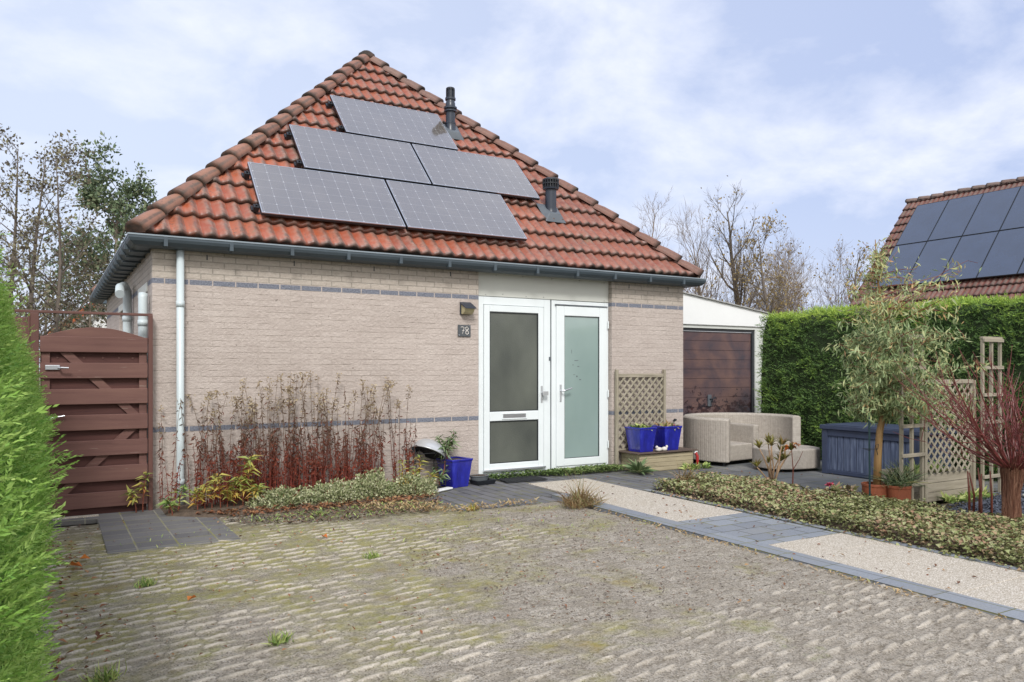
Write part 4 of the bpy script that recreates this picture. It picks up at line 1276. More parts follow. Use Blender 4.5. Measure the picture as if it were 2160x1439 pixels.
def left_hedge():
    h = thing('conifer_hedge', 'bright green feathery conifer hedge standing before the brown gate', 'hedge', (-.6, 5, 0))
    y0, y1 = 1.15, 7.35

    def face(y, z):                       # x of the right hand face
        e = np.clip((y - (y1 - 1.1)) / 1.1, 0, 1)
        p = np.interp(z, [0, .4, .8, 1.2, 1.6, 2.25], [-.17, -.085, -.055, -.10, -.22, -.39])
        return p - .10 * e * np.clip(z - .9, 0, 9) + (fbm(y * 1.6, z * 1.6, 61) - .5) * .14
    H_ = 2.25
    ny = 40; zs = np.array([0, .3, .7, 1.1, 1.5, 1.9, H_])
    ys = np.linspace(y0, y1, ny); V = []; F = []
    for yv in ys:
        fx = face(np.full(7, yv), zs) - .05
        for k in range(7): V.append((fx[k], yv, zs[k]))
        for k in range(6, -1, -1): V.append((-1.15, yv, zs[k]))
    n = 14
    for i in range(ny - 1):
        for k in range(n - 1): F.append((i * n + k, (i + 1) * n + k, (i + 1) * n + k + 1, i * n + k + 1))
    F.append(tuple(range(n))); F.append(tuple((ny - 1) * n + k for k in range(n - 1, -1, -1)))
    make('hedge_core', V, F, M['hedgecore'], h)
    N1 = 29000
    y = y0 + (y1 - y0) * RNG.random(N1) ** .75; z = RNG.uniform(.0, H_, N1)
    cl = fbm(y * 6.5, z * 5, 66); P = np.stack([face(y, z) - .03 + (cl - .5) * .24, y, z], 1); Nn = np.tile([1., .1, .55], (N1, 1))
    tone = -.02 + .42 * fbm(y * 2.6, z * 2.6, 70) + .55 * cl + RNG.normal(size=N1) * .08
    N2 = 2600
    x2 = RNG.uniform(-1.15, .0, N2); z2 = RNG.uniform(0, H_, N2); near_ = np.arange(N2) % 3 == 0
    P2 = np.stack([x2 - .14 * np.clip(z2 - .9, 0, 9), np.where(near_, y0, y1), z2], 1); Nn2 = np.where(near_[:, None], np.array([.2, -1., .4]), np.array([.2, 1., .3]))
    N3 = 2600
    x3 = RNG.uniform(-1.15, -.3, N3); y3 = RNG.uniform(y0, y1, N3)
    P3 = np.stack([x3, y3, np.full(N3, H_ - .02)], 1); Nn3 = np.tile([0., 0, 1.], (N3, 1))
    P = np.concatenate([P, P2, P3]); Nn = np.concatenate([Nn, Nn2, Nn3]); tone = np.concatenate([tone, .4 + .4 * RNG.random(N2 + N3)])
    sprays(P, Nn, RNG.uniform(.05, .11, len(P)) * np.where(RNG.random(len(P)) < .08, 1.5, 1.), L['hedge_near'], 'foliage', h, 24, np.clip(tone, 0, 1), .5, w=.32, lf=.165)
    m = MB()
    for yv in np.arange(2.6, 7.2, .5): m.tube([(-.6, yv, -.03), (-.58, yv, 1.0)], .04, 8)
    m.build('trunk', M['bark'], h)


left_hedge()

# ------------------------------------------------------------------ trees (tapered trunk, limbs, scattered crown)


def grow_tree(base, H_, seed, r0=.12, lean=(0, 0), levels=3, nb=(14, 6, 4), start=.3, ang=(55, 45, 40), ratio=(.38, .45, .5), upb=.35, wig=.05, droop=0.):
    """returns (trunk tubes, branch tubes, tip points, tip directions)."""
    rs = random.Random(seed)
    trunk = []; br = []; tips = []; dirs = []

    def poly(p, d, ln, n, w, up):
        pts = [p]; d = d.normalized()
        for i in range(n):
            d = (d + Vector((rs.gauss(0, w), rs.gauss(0, w), rs.gauss(0, w) + up))).normalized()
            pts.append(pts[-1] + d * ln / n)
        return pts

    b = Vector(base)
    tp = poly(b, Vector((lean[0], lean[1], 1)), H_, 10, wig, .02)
    trunk.append((tp, [r0 * (1 - .9 * i / 10) for i in range(11)]))

    def sub(pts, rad, lv, ln):
        n = nb[lv]
        for k in range(n):
            t = start + (1 - start) * ((k + rs.random()) / n) if lv == 0 else .25 + .75 * rs.random()
            f = t * (len(pts) - 1); i = min(int(f), len(pts) - 2); p = pts[i].lerp(pts[i + 1], f - i)
            ax = (pts[i + 1] - pts[i]).normalized()
            az = rs.random() * 2 * PI; s = ax.orthogonal().normalized(); s = Matrix.Rotation(az, 3, ax) @ s
            a = R(ang[lv] + rs.uniform(-14, 14))
            d = ax * math.cos(a) + s * math.sin(a)
            l2 = ln * ratio[lv] * (1.15 - .75 * t if lv == 0 else 1) * rs.uniform(.65, 1.2)
            pp = poly(p, d, l2, 5 if lv < 2 else 3, .12, upb / 5 - droop / 5)
            rr = max(rad * (1 - .85 * t) * .5, .006)
            br.append((pp, [rr * (1 - .8 * j / (len(pp) - 1)) for j in range(len(pp))], lv))
            if lv + 1 < levels: sub(pp, rr, lv + 1, l2)
            else:
                for j in range(1, len(pp)): tips.append(pp[j]); dirs.append((pp[j] - pp[j - 1]).normalized())
    sub(tp, r0, 0, H_)
    return trunk, br, tips, dirs


def tree(name, label, base, H_, seed, bark, leafm=None, nleaf=0, lsize=.08, group=None, spread=.12, cat='tree', **kw):
    T = thing(name, label, cat, base, group=group)
    tr, br, tips, dirs = grow_tree(base, H_, seed, **kw)
    m = MB()
    for p, r in tr: m.tube(p, r, 8)
    m.build('trunk', M[bark], T, smooth=True)
    m = MB()
    for p, r, lv in br: m.tube(p, r, 5 if lv == 0 else 3, cap=False)
    m.build('branches', M[bark], T, smooth=True)
    if leafm:
        rs = np.random.default_rng(seed)
        k = rs.integers(0, len(tips), nleaf)
        P = np.array([tips[i] for i in k]) + rs.normal(size=(nleaf, 3)) * spread
        D = np.array([dirs[i] for i in k]) + rs.normal(size=(nleaf, 3)) * .8
        S = lsize * rs.uniform(.6, 1.4, nleaf)
        leaves('crown', P, D, S, S * .6, L[leafm], T)
    return T


GL = 'tall trees behind the gate'
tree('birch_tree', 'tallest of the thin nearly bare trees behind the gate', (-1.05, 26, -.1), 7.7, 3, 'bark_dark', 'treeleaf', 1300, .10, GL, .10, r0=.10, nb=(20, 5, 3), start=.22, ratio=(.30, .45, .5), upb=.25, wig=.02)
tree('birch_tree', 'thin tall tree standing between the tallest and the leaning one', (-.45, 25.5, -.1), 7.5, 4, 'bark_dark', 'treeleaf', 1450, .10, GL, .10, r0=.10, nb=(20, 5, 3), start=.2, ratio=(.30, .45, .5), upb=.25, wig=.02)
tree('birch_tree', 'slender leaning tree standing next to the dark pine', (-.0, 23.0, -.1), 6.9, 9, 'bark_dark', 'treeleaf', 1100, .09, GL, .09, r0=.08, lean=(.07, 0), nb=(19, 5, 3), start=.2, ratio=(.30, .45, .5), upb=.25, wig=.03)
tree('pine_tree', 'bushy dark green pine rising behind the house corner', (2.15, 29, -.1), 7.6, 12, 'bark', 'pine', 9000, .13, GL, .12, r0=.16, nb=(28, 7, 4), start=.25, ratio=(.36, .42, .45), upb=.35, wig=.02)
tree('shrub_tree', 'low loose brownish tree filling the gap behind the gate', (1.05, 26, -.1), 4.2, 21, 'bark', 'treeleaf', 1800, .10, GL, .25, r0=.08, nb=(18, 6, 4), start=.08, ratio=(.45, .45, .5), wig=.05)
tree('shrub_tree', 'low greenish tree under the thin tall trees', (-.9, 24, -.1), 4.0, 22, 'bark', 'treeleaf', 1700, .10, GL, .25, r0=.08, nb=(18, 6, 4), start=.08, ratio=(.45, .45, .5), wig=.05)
tree('shrub_tree', 'leafy tree in front of the distant white gable', (-.05, 30, -.1), 5.2, 25, 'bark', 'pine', 1100, .11, GL, .28, r0=.08, nb=(16, 5, 4), start=.08, ratio=(.4, .45, .5), wig=.05)
GR = 'bare trees beyond the garage'
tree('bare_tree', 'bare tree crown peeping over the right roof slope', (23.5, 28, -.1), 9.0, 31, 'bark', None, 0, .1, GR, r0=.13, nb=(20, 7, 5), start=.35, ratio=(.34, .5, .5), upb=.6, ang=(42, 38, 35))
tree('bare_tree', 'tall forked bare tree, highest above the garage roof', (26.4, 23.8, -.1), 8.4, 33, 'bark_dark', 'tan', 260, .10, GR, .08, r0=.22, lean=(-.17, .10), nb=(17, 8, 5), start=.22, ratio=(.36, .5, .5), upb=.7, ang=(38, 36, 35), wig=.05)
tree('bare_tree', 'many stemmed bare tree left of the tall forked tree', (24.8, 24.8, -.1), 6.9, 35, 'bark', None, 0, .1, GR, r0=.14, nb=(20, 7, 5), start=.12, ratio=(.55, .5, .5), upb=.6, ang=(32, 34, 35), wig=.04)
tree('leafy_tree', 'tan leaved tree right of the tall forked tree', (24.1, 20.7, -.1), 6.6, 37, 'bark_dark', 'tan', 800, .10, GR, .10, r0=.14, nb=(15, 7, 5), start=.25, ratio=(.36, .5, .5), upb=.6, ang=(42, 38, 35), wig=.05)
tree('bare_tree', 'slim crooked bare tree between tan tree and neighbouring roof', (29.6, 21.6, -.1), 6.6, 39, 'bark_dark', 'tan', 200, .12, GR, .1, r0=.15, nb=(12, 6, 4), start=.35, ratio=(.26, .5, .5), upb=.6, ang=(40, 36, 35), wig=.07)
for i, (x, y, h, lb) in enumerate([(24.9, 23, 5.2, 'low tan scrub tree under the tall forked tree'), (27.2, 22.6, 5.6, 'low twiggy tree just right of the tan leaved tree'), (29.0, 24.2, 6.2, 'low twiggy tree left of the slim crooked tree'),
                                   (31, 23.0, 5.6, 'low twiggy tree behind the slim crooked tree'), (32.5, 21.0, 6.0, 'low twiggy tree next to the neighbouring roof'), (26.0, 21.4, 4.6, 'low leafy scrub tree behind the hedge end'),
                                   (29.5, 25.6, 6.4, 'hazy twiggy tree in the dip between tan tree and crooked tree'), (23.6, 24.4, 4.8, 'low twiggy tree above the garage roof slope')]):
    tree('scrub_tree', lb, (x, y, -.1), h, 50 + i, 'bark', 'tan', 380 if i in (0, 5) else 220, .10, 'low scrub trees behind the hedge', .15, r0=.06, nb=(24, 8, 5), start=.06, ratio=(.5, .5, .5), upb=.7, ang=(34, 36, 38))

# ------------------------------------------------------------------ neighbouring houses
nb = thing('brick_house', 'neighbouring house with black solar panels over the hedge', 'house', (22, 10, 0))
TA = R(49.9); ct, st_ = math.cos(TA), math.sin(TA)
eX, eZ = 21.28 - 1.6 * ct, 3.95 - 1.6 * st_
LN = (23.61 - eX) / ct
nroof = tile_face((eX, 14.95, eZ), (0, -1, 0), (ct, 0, st_), (-st_, 0, ct), LN, lambda s: 0., lambda s: 9.9, wave=.15, gauge=.34, res=6, parent=nb, mat=M['tile_far'], seed=14)
tile_face((eX + 2 * (23.61 - eX), 5.04, eZ), (0, 1, 0), (-ct, 0, st_), (st_, 0, ct), LN, lambda s: 0., lambda s: 9.9, res=4, parent=nroof, mat=M['tile_far'], name='roof_slope', seed=15)
m = MB(); e2 = eX + 2 * (23.61 - eX)
m.box(eX + .35, 5.3, -.1, e2 - .35, 14.4, eZ + .1); m.yprism([(eX + .35, eZ + .1), (e2 - .35, eZ + .1), (23.61, 6.55)], 14.25, 14.4); m.yprism([(eX + .35, eZ + .1), (e2 - .35, eZ + .1), (23.61, 6.55)], 5.3, 5.45)
m.build('wall', M['brick'], nb)
V_ = roof; roof = nroof
hip_caps((23.61, 14.97, eZ + LN * st_ - .0), (23.61, 5.0, eZ + LN * st_ - .0), M['hip_grey'], 'ridge_tiles', (0, 0, 1), n=24, seed=16)
roof = V_
m = MB(); m.box(eX - .02, 5.05, eZ - .08, eX + .10, 14.63, eZ + .0); m.build('gutter', M['gutter'], nb, bevel=.01)
G2 = 'black solar panels on the neighbouring roof'
names = ['second', 'third', 'fourth', 'fifth', 'sixth']
proto = None


def nbm(Yl, s):
    p = Vector((21.28 + s * ct, Yl, 3.95 + s * st_)) + Vector((-st_, 0, ct)) * .15
    return Matrix.Translation(p) @ Matrix(((0, ct, -st_, 0), (-1, 0, 0, 0), (0, st_, ct, 0), (0, 0, 0, 1)))


NW = {0: 'upper', 1: 'lower'}
for c in range(5):
    for rw in range(2):
        s = 1.40 if rw == 0 else -.36
        Yl = 14.38 - c * 1.003
        lb = '%s row black solar panel on the neighbouring roof, %s' % (NW[rw], ('first column, at the gable edge' if c == 0 else '%s column from the gable edge' % names[c - 1]))
        if proto is None:
            proto = solar_proto('solar_panel', .992, 1.735, M['solar_far'], M['black'], lb, G2, nbm(Yl, s), False)
        else: dup(proto, 0, mat=nbm(Yl, s), label=lb)

fh = thing('gabled_house', 'distant white gabled house with orange roof edge behind the gate', 'house', (4, 35, 0))
m = MB(); m.box(.9, 34.3, -.1, 8.0, 41, 2.9); m.yprism([(.6, 2.9), (8.3, 2.9), (4.45, 6.2)], 34.3, 34.6); m.build('wall', M['white_paint'], fh)
fr_ = tile_face((.1, 41, 2.72), (0, -1, 0), (.763, 0, .646), (-.646, 0, .763), 5.7, lambda s: 0., lambda s: 7., res=4, parent=fh, mat=M['tile'], seed=18)
tile_face((8.8, 34, 2.72), (0, 1, 0), (-.763, 0, .646), (.646, 0, .763), 5.7, lambda s: 0., lambda s: 7., res=4, parent=fr_, mat=M['tile'], name='roof_slope', seed=19)
m = MB(); m.bar((.05, 34.0, 2.62), (4.45, 34.0, 6.34), .10, .26, (-.646, 0, .763)); m.build('verge', simple('orange_verge_tiles', '#b5623c', .6, .25, 3), fh)
m = MB(); m.bar((.35, 34.12, 2.6), (4.45, 34.12, 6.06), .06, .22, (-.646, 0, .763)); m.build('bargeboard', M['white_paint'], fh)
for x in (2.2, 5.2):
    m = MB(); m.box(x, 34.27, 1.0, x + 1.3, 34.298, 2.3); wn = m.build('window', M['white'], fh)
    m = MB(); m.box(x + .08, 34.255, 1.08, x + 1.22, 34.268, 2.22); m.build('pane', M['glass_w'], wn)

# ------------------------------------------------------------------ patio furniture
so_ = thing('wicker_sofa', 'round grey wicker sofa of two curved seats in front of the garage', 'sofa', (9.1, 8.15, 0))
cx_, cy_, RO, RI = 9.08, 8.42, .88, .75


def arcsolid(a0, a1, ri, ro, z0, z1, cx, cy, n=32, rz=.03):
    """curved wall segment with rounded top edges"""
    sec = [(ri, z0), (ri, z1 - rz), (ri + rz * .3, z1 - rz * .3), (ri + rz, z1), (ro - rz, z1), (ro - rz * .3, z1 - rz * .3), (ro, z1 - rz), (ro, z0)]
    V = []; F = []; k = len(sec)
    for i in range(n + 1):
        a = R(a0 + (a1 - a0) * i / n)
        for r, z in sec: V.append((cx + r * math.cos(a), cy + r * math.sin(a), z))
    for i in range(n):
        for j in range(k): F.append((i * k + j, i * k + (j + 1) % k, (i + 1) * k + (j + 1) % k, (i + 1) * k + j))
    F.append(tuple(range(k - 1, -1, -1))); F.append(tuple(n * k + j for j in range(k)))
    return V, F


def arcuv(o, cx, cy):
    me = o.data; uvl = me.uv_layers[0]
    mw = MW[o]
    for p in me.polygons:
        for li in p.loop_indices:
            co_ = mw @ me.vertices[me.loops[li].vertex_index].co
            a = math.atan2(co_.y - cy, co_.x - cx)
            if a < -2.2: a += 2 * PI
            if abs(p.normal.z) < .6: uvl.data[li].uv = (a * .8, co_.z)


m = MB(); m.add(*arcsolid(211, -35, RI, RO, .05, .68, cx_, cy_, 44)); o = m.build('backrest', M['wicker'], so_, bevel=.02, seg=3); arcuv(o, cx_, cy_)
for a0, a1, ap in ((207, 95, (8.99, 8.13)), (86, -31, (9.11, 8.12))):
    poly = [ap] + [(cx_ + .745 * math.cos(R(a0 + (a1 - a0) * i / 14)), cy_ + .745 * math.sin(R(a0 + (a1 - a0) * i / 14))) for i in range(15)]
    m = MB(); m.prism(poly[::-1], .05, .29); m.build('seat', M['wicker'], so_, bevel=.02, seg=3)
m = MB(); m.box(8.995, 8.10, .05, 9.105, 9.14, .56); m.build('armrest', M['wicker'], so_, bevel=.025, seg=3)
for a in (205, 150, 92, 30, -28):
    m = MB(); m.tube([(cx_ + .81 * math.cos(R(a)), cy_ + .81 * math.sin(R(a)), -.005), (cx_ + .81 * math.cos(R(a)), cy_ + .81 * math.sin(R(a)), .055)], .02, 8); m.build('foot', M['black'], so_)

ot = thing('wicker_ottoman', 'low curved grey wicker ottoman in front of the sofa', 'ottoman', (8.86, 7.40, 0))
m = MB(); poly = []
for i in range(36):
    a = 2 * PI * i / 36; c, s = math.cos(a), math.sin(a)
    e_ = 2 / 2.6
    lx = .45 * abs(c) ** e_ * (1 if c > 0 else -1); ly = .36 * abs(s) ** e_ * (1 if s > 0 else -1)
    r_ = R(-14)
    poly.append((8.87 + lx * math.cos(r_) - ly * math.sin(r_), 7.42 + lx * math.sin(r_) + ly * math.cos(r_)))
m.prism(poly, .03, .30); o = m.build('seat', M['wicker'], ot, bevel=.02, seg=3); arcuv(o, 8.87, 7.42)
for a, b in ((-.26, -.13), (.26, -.18), (.25, .13), (-.25, .18)):
    m = MB(); m.tube([(8.87 + a, 7.42 + b, -.008), (8.87 + a, 7.42 + b, .04)], .02, 8); m.build('foot', M['black'], ot)

bx = thing('storage_box', 'slate blue plank storage box against the conifer hedge', 'storage box', (9.3, 6.2, 0))
m = MB(); m.box(8.985, 5.56, -.005, 9.66, 6.85, .585); m.build('core', M['deckframe'], bx)
m = MB()
k = 0; y = 5.62
while y < 6.78:
    m.cur = RNG.random(); m.box(8.955, y, .055, 8.984, y + .088, .50); y += .095
m.build('plank', M['deckbox'], bx, bevel=.004)
m = MB()
for x0 in np.arange(9.02, 9.6, .095): m.box(x0, 6.851, .055, x0 + .088, 6.872, .50)
m.build('plank', M['deckbox'], bx, bevel=.004)
for bb in ((8.935, 6.80, -.005, 9.0, 6.885, .59), (8.935, 5.53, -.005, 9.0, 5.61, .59), (9.62, 6.80, -.005, 9.69, 6.885, .59)):
    m = MB(); m.box(*bb); m.build('corner_post', M['deckframe'], bx, bevel=.006)
for bb in ((8.940, 5.61, .0, 8.984, 6.80, .054), (8.940, 5.61, .501, 8.984, 6.80, .588)):
    m = MB(); m.box(*bb); m.build('rail', M['deckframe'], bx, bevel=.006)
m = MB(); m.box(8.915, 5.50, .591, 9.72, 6.905, .645); m.box(8.96, 5.56, .645, 9.69, 6.85, .655); m.build('lid', M['deckframe'], bx, bevel=.012, seg=3)

# ------------------------------------------------------------------ pots


def pot_proto(label, loc, rz, group):
    t = thing('plant_pot', label, 'plant pot', loc, rz, group)
    V = []; F = []
    for w, z in ((.116, 0), (.150, .305), (.158, .312), (.158, .335), (.135, .335), (.130, .29)):
        V += [(-w, -w, z), (w, -w, z), (w, w, z), (-w, w, z)]
    for i in range(5):
        for k in range(4): F.append((i * 4 + k, i * 4 + (k + 1) % 4, (i + 1) * 4 + (k + 1) % 4, (i + 1) * 4 + k))
    F.append((3, 2, 1, 0)); F.append((20, 21, 22, 23))
    make('pot', V, F, M['blue'], t, local=True, bevel=.010, seg=3)
    m = MB(); m.box(-.128, -.128, .25, .128, .128, .315); m.build('soil', M['soilpot'], t, local=True)
    return t


GP = 'cobalt blue glazed pots'
pp = pot_proto('cobalt blue pot on the ground beside the bonsai trays', (4.16, 8.33, -.003), R(12), GP)

# planter bench with trellis
pb = thing('wooden_planter', 'low wooden planter box with a dark top board under two blue pots', 'planter', (7.3, 8.3, 0))
m = MB()
for k in range(4):
    z0 = .0 + k * .059
    m.box(6.83, 8.13, z0, 7.80, 8.155, z0 + .056); m.box(6.83, 8.155, z0, 6.855, 8.52, z0 + .056); m.box(7.775, 8.155, z0, 7.80, 8.52, z0 + .056)
m.build('board', M['plank'], pb, bevel=.004)
m = MB(); m.box(6.86, 8.16, 0, 7.77, 8.52, .22); m.build('core', M['black'], pb)
m = MB(); m.add([(6.76, 8.085, .245), (7.86, 8.10, .245), (7.86, 8.535, .245), (6.76, 8.535, .245), (6.76, 8.085, .262), (7.86, 8.10, .262), (7.86, 8.535, .262), (6.76, 8.535, .262)], [(3, 2, 1, 0), (4, 5, 6, 7), (0, 1, 5, 4), (1, 2, 6, 5), (2, 3, 7, 6), (3, 0, 4, 7)])
m.build('top_board', M['topboard'], pb, bevel=.004)
dup(pp, (6.985, 8.29, .2625), R(3), 'cobalt blue pot on the planter board nearer the front door')
dup(pp, (7.455, 8.30, .2625), R(-2), 'cobalt blue pot on the planter board nearer the sofa')

tl = thing('wall_trellis', 'grey diamond lattice trellis leaning on the wall behind blue pots', 'trellis', (7.18, 8.5, 0))
m = MB(); m.box(6.725, 8.495, -.01, 6.765, 8.535, 1.385); m.build('post', M['grey_wood'], tl, bevel=.003)
m = MB(); m.box(7.585, 8.495, .264, 7.625, 8.535, 1.385); m.build('post', M['grey_wood'], tl, bevel=.003)
for bb in ((6.7655, 8.50, 1.275, 7.5845, 8.53, 1.325), (6.7655, 8.503, .264, 7.5845, 8.527, .29)):
    m = MB(); m.box(*bb); m.build('rail', M['grey_wood_x'], tl, bevel=.003)


def lattice(m, x0, x1, z0, z1, y, pitch, w, th, sgn):
    """diagonal slats clipped to the rectangle, centre plane y"""
    Hh = z1 - z0; k = x0 - Hh - pitch
    while k < x1 + Hh:
        # line x = k + (z-z0)*sgn'
        a = []
        for z in (z0, z1):
            a.append((k + (z - z0) * sgn if sgn > 0 else k + Hh + (z - z0) * sgn, z))
        (xa, za), (xb, zb) = a
        t0, t1 = 0., 1.; dx_ = xb - xa
        for lim, s_ in ((x0, 1), (x1, -1)):
            fa = (xa - lim) * s_; fb = (xb - lim) * s_
            if fa < 0 and fb < 0: t0 = 2; break
            if fa < 0: t0 = max(t0, fa / (fa - fb))
            if fb < 0: t1 = min(t1, fa / (fa - fb))
        if t1 - t0 > .03:
            A_ = Vector((xa + dx_ * t0, y, za + (zb - za) * t0)); B_ = Vector((xa + dx_ * t1, y, za + (zb - za) * t1))
            m.bar(A_, B_, w, th, (0, 1, 0))
        k += pitch


m = MB(); lattice(m, 6.766, 7.584, .29, 1.274, 8.509, .118, .024, .008, 1); lattice(m, 6.766, 7.584, .29, 1.274, 8.520, .118, .024, .008, -1)
m.build('lattice', M['grey_wood'], tl)

# raised bed with lattice and two ladder trellises on the right
rb = thing('raised_planter', 'weathered board planter with a lattice panel in the right garden', 'planter', (8.2, 5, 0))
m = MB()
for k in range(3):
    z0 = .0 + k * .098
    m.box(7.82, 4.785, z0, 8.74, 4.81, z0 + .094); m.box(7.82, 4.811, z0, 7.845, 5.30, z0 + .094); m.box(8.715, 4.811, z0, 8.74, 5.30, z0 + .094); m.box(7.846, 5.275, z0, 8.714, 5.30, z0 + .094)
m.build('board', M['grey_wood_x'], rb, bevel=.004)
m = MB(); m.box(7.85, 4.815, 0, 8.71, 5.27, .24); m.build('soil', M['soilpot'], rb)
for x in (7.80, 8.70):
    m = MB(); m.box(x - .022, 4.74, -.02, x + .022, 4.783, 1.27); m.build('post', M['grey_wood'], rb, bevel=.003)
m = MB(); m.box(7.823, 4.745, 1.235, 8.677, 4.778, 1.28); m.build('rail', M['grey_wood_x'], rb, bevel=.003)
m = MB(); lattice(m, 7.823, 8.677, .30, 1.234, 4.756, .112, .022, .008, 1); lattice(m, 7.823, 8.677, .30, 1.234, 4.766, .112, .022, .008, -1)
m.build('lattice', M['grey_wood'], rb)


def ladder(label, loc, rz, group):
    t = thing('ladder_trellis', label, 'trellis', loc, rz, group)
    for x in (0, .175, .35):
        m = MB(); m.box(x - .015, -.015, -.02, x + .015, .015, 1.72); m.build('upright', M['grey_wood'], t, local=True, bevel=.002)
    for z in np.arange(.22, 1.75, .297):
        m = MB(); m.box(-.02, -.036, z - .018, .37, -.0155, z + .018); m.build('rung', M['grey_wood_x'], t, local=True, bevel=.002)
    m = MB(); m.box(-.02, -.02, 1.721, .37, .02, 1.745)
    m.build('rung', M['grey_wood_x'], t, local=True, bevel=.002)
    return t


ld = ladder('narrow weathered ladder trellis behind the young tree, left of the lattice', (7.40, 4.76, 0), 0, 'narrow ladder trellises in the garden')
dup(ld, (8.735, 4.68, 0), 0, 'narrow weathered ladder trellis right of the lattice panel, rising above it')

# terracotta pots
for (lb, x, y, r) in (('rusty round pot holding the slender young tree', 7.33, 5.0, .128), ('rusty round pot with a tuft of grass beside the young tree', 7.42, 4.80, .115)):
    t = thing('plant_pot', lb, 'plant pot', (x, y, 0), group='rusty round pots')
    m = MB(); m.lathe([(r * .86, -.03), (r * .97, .06), (r, .185), (r * 1.04, .19), (r * 1.04, .215), (r * .94, .217), (r * .92, .17)], (x, y, 0), 24); m.build('pot', M['terra'], t, smooth=False, bevel=.004)
    m = MB(); m.lathe([(r * .9, .1), (r * .9, .19)], (x, y, 0), 20); m.build('soil', M['soilpot'], t)

# bonsai tray, pot, mat, board
t = thing('bonsai_tray', 'shallow black tray under the small oval bonsai pot', 'tray', (4.53, 8.31, 0))
m = MB()
V = []
for w, d, z in ((.12, .075, -.002), (.145, .10, .055), (.13, .085, .055), (.115, .07, .02)): V += [(-w, -d, z), (w, -d, z), (w, d, z), (-w, d, z)]
F = [(3, 2, 1, 0), (12, 13, 14, 15)] + [(i * 4 + k, i * 4 + (k + 1) % 4, (i + 1) * 4 + (k + 1) % 4, (i + 1) * 4 + k) for i in range(3) for k in range(4)]
rot = R(6); V = [(4.53 + x * math.cos(rot) - y * math.sin(rot), 8.31 + x * math.sin(rot) + y * math.cos(rot), z) for x, y, z in V]
make('tray', V, F, M['black'], t, bevel=.004)
t = thing('bonsai_pot', 'small oval grey bonsai pot stacked on a black tray', 'plant pot', (4.51, 8.33, .021))
m = MB(); m.lathe([(.10, .022), (.12, .09), (.13, .095), (.13, .105), (.11, .105), (.10, .08)], (4.50, 8.34, 0), 24, 1, .72); m.build('pot', M['bonsai'], t, bevel=.003)
m = MB()
for k in range(60):
    a = RNG.random() * 6.28; r = math.sqrt(RNG.random()) * .10; m.lathe([(.006, -.005), (.012, .004), (.004, .012)], (4.50 + r * math.cos(a), 8.34 + r * .7 * math.sin(a), .095), 5)
m.build('pebbles', M['litterp'] if 'litterp' in M else M['soilpot'], t)
t = thing('doormat', 'black ribbed rubber doormat before the left door', 'doormat', (5.1, 8.38, 0))
m = MB(); m.add([(4.80, 8.19, .005), (5.38, 8.17, .005), (5.38, 8.47, .005), (4.86, 8.49, .005), (4.80, 8.19, .014), (5.38, 8.17, .014), (5.38, 8.47, .014), (4.86, 8.49, .014)], [(3, 2, 1, 0), (4, 5, 6, 7), (0, 1, 5, 4), (1, 2, 6, 5), (2, 3, 7, 6), (3, 0, 4, 7)]); m.build('backing', M['rubber'], t)
m = MB()
for k in range(24):
    x = 4.82 + k * .0235; m.bar((x, 8.185, .018), (x + .004, 8.475, .018), .011, .010)
m.build('ribs', M['rubber'], t)
m = MB(); m.bar((3.72, 7.98, .018), (4.0, 8.12, .018), .085, .022); tag(m.build('board_offcut', M['white_paint'], bevel=.008), 'short white board lying at the bed edge by the blue pot', 'board')

# metal dome lid in a wire stand
t = thing('metal_bowl', 'steel bowl tipped over in the wire stand by the blue pot', 'bowl', (3.84, 8.38, .4))
Rm = Matrix.Translation((3.84, 8.38, .405)) @ Matrix.Rotation(R(-28), 4, 'Y').inverted() @ Matrix.Rotation(R(-8), 4, 'X')
Rm = Matrix.Translation((3.84, 8.38, .405)) @ Matrix.Rotation(R(26), 4, 'Y') @ Matrix.Rotation(R(-12), 4, 'X')
V = []; F = []
prf = [(.20, -.004), (.212, .0), (.205, .008), (.195, .04), (.165, .095), (.115, .135), (.05, .152), (.002, .155)]
mm = MB(); mm.lathe(prf, (0, 0, 0), 28)
V = [Rm @ Vector(v) for v in mm.v]
make('bowl', V, mm.f[:-2], M['steel'], t, smooth=True)
mm = MB(); mm.lathe([(.199, -.002), (.18, .03), (.1, .06), (.002, .07)], (0, 0, 0), 24)
make('bowl_inside', [Rm @ Vector(v) for v in mm.v], mm.f[:-2], M['black'], t, smooth=True)
t = thing('wire_stand', 'black wire plant stand with scrolled ends in the flower bed', 'plant stand', (3.8, 8.3, 0))
m = MB()
for x, y in ((3.66, 8.22), (3.98, 8.20), (3.66, 8.52), (3.98, 8.52)):
    m.tube([(x, y, 0), (x, y, .46)], .005, 6)
for z in (.05, .30, .42):
    m.tube([(3.66, 8.22, z), (3.98, 8.20, z), (3.98, 8.52, z), (3.66, 8.52, z), (3.66, 8.22, z)], .004, 6)
for x, y in ((3.60, 8.22), (3.64, 8.36), (3.60, 8.50)):
    pts = [(x + .04, y, .20), (x + .0, y, .38)] + [(x - .02 + .028 * (1 - k / 14) * math.cos(k * .7), y, .46 + .034 * (1 - k / 16) * math.sin(k * .7)) for k in range(12)]
    m.tube(pts, .0045, 6)
m.build('wire_frame', M['wire'], t)

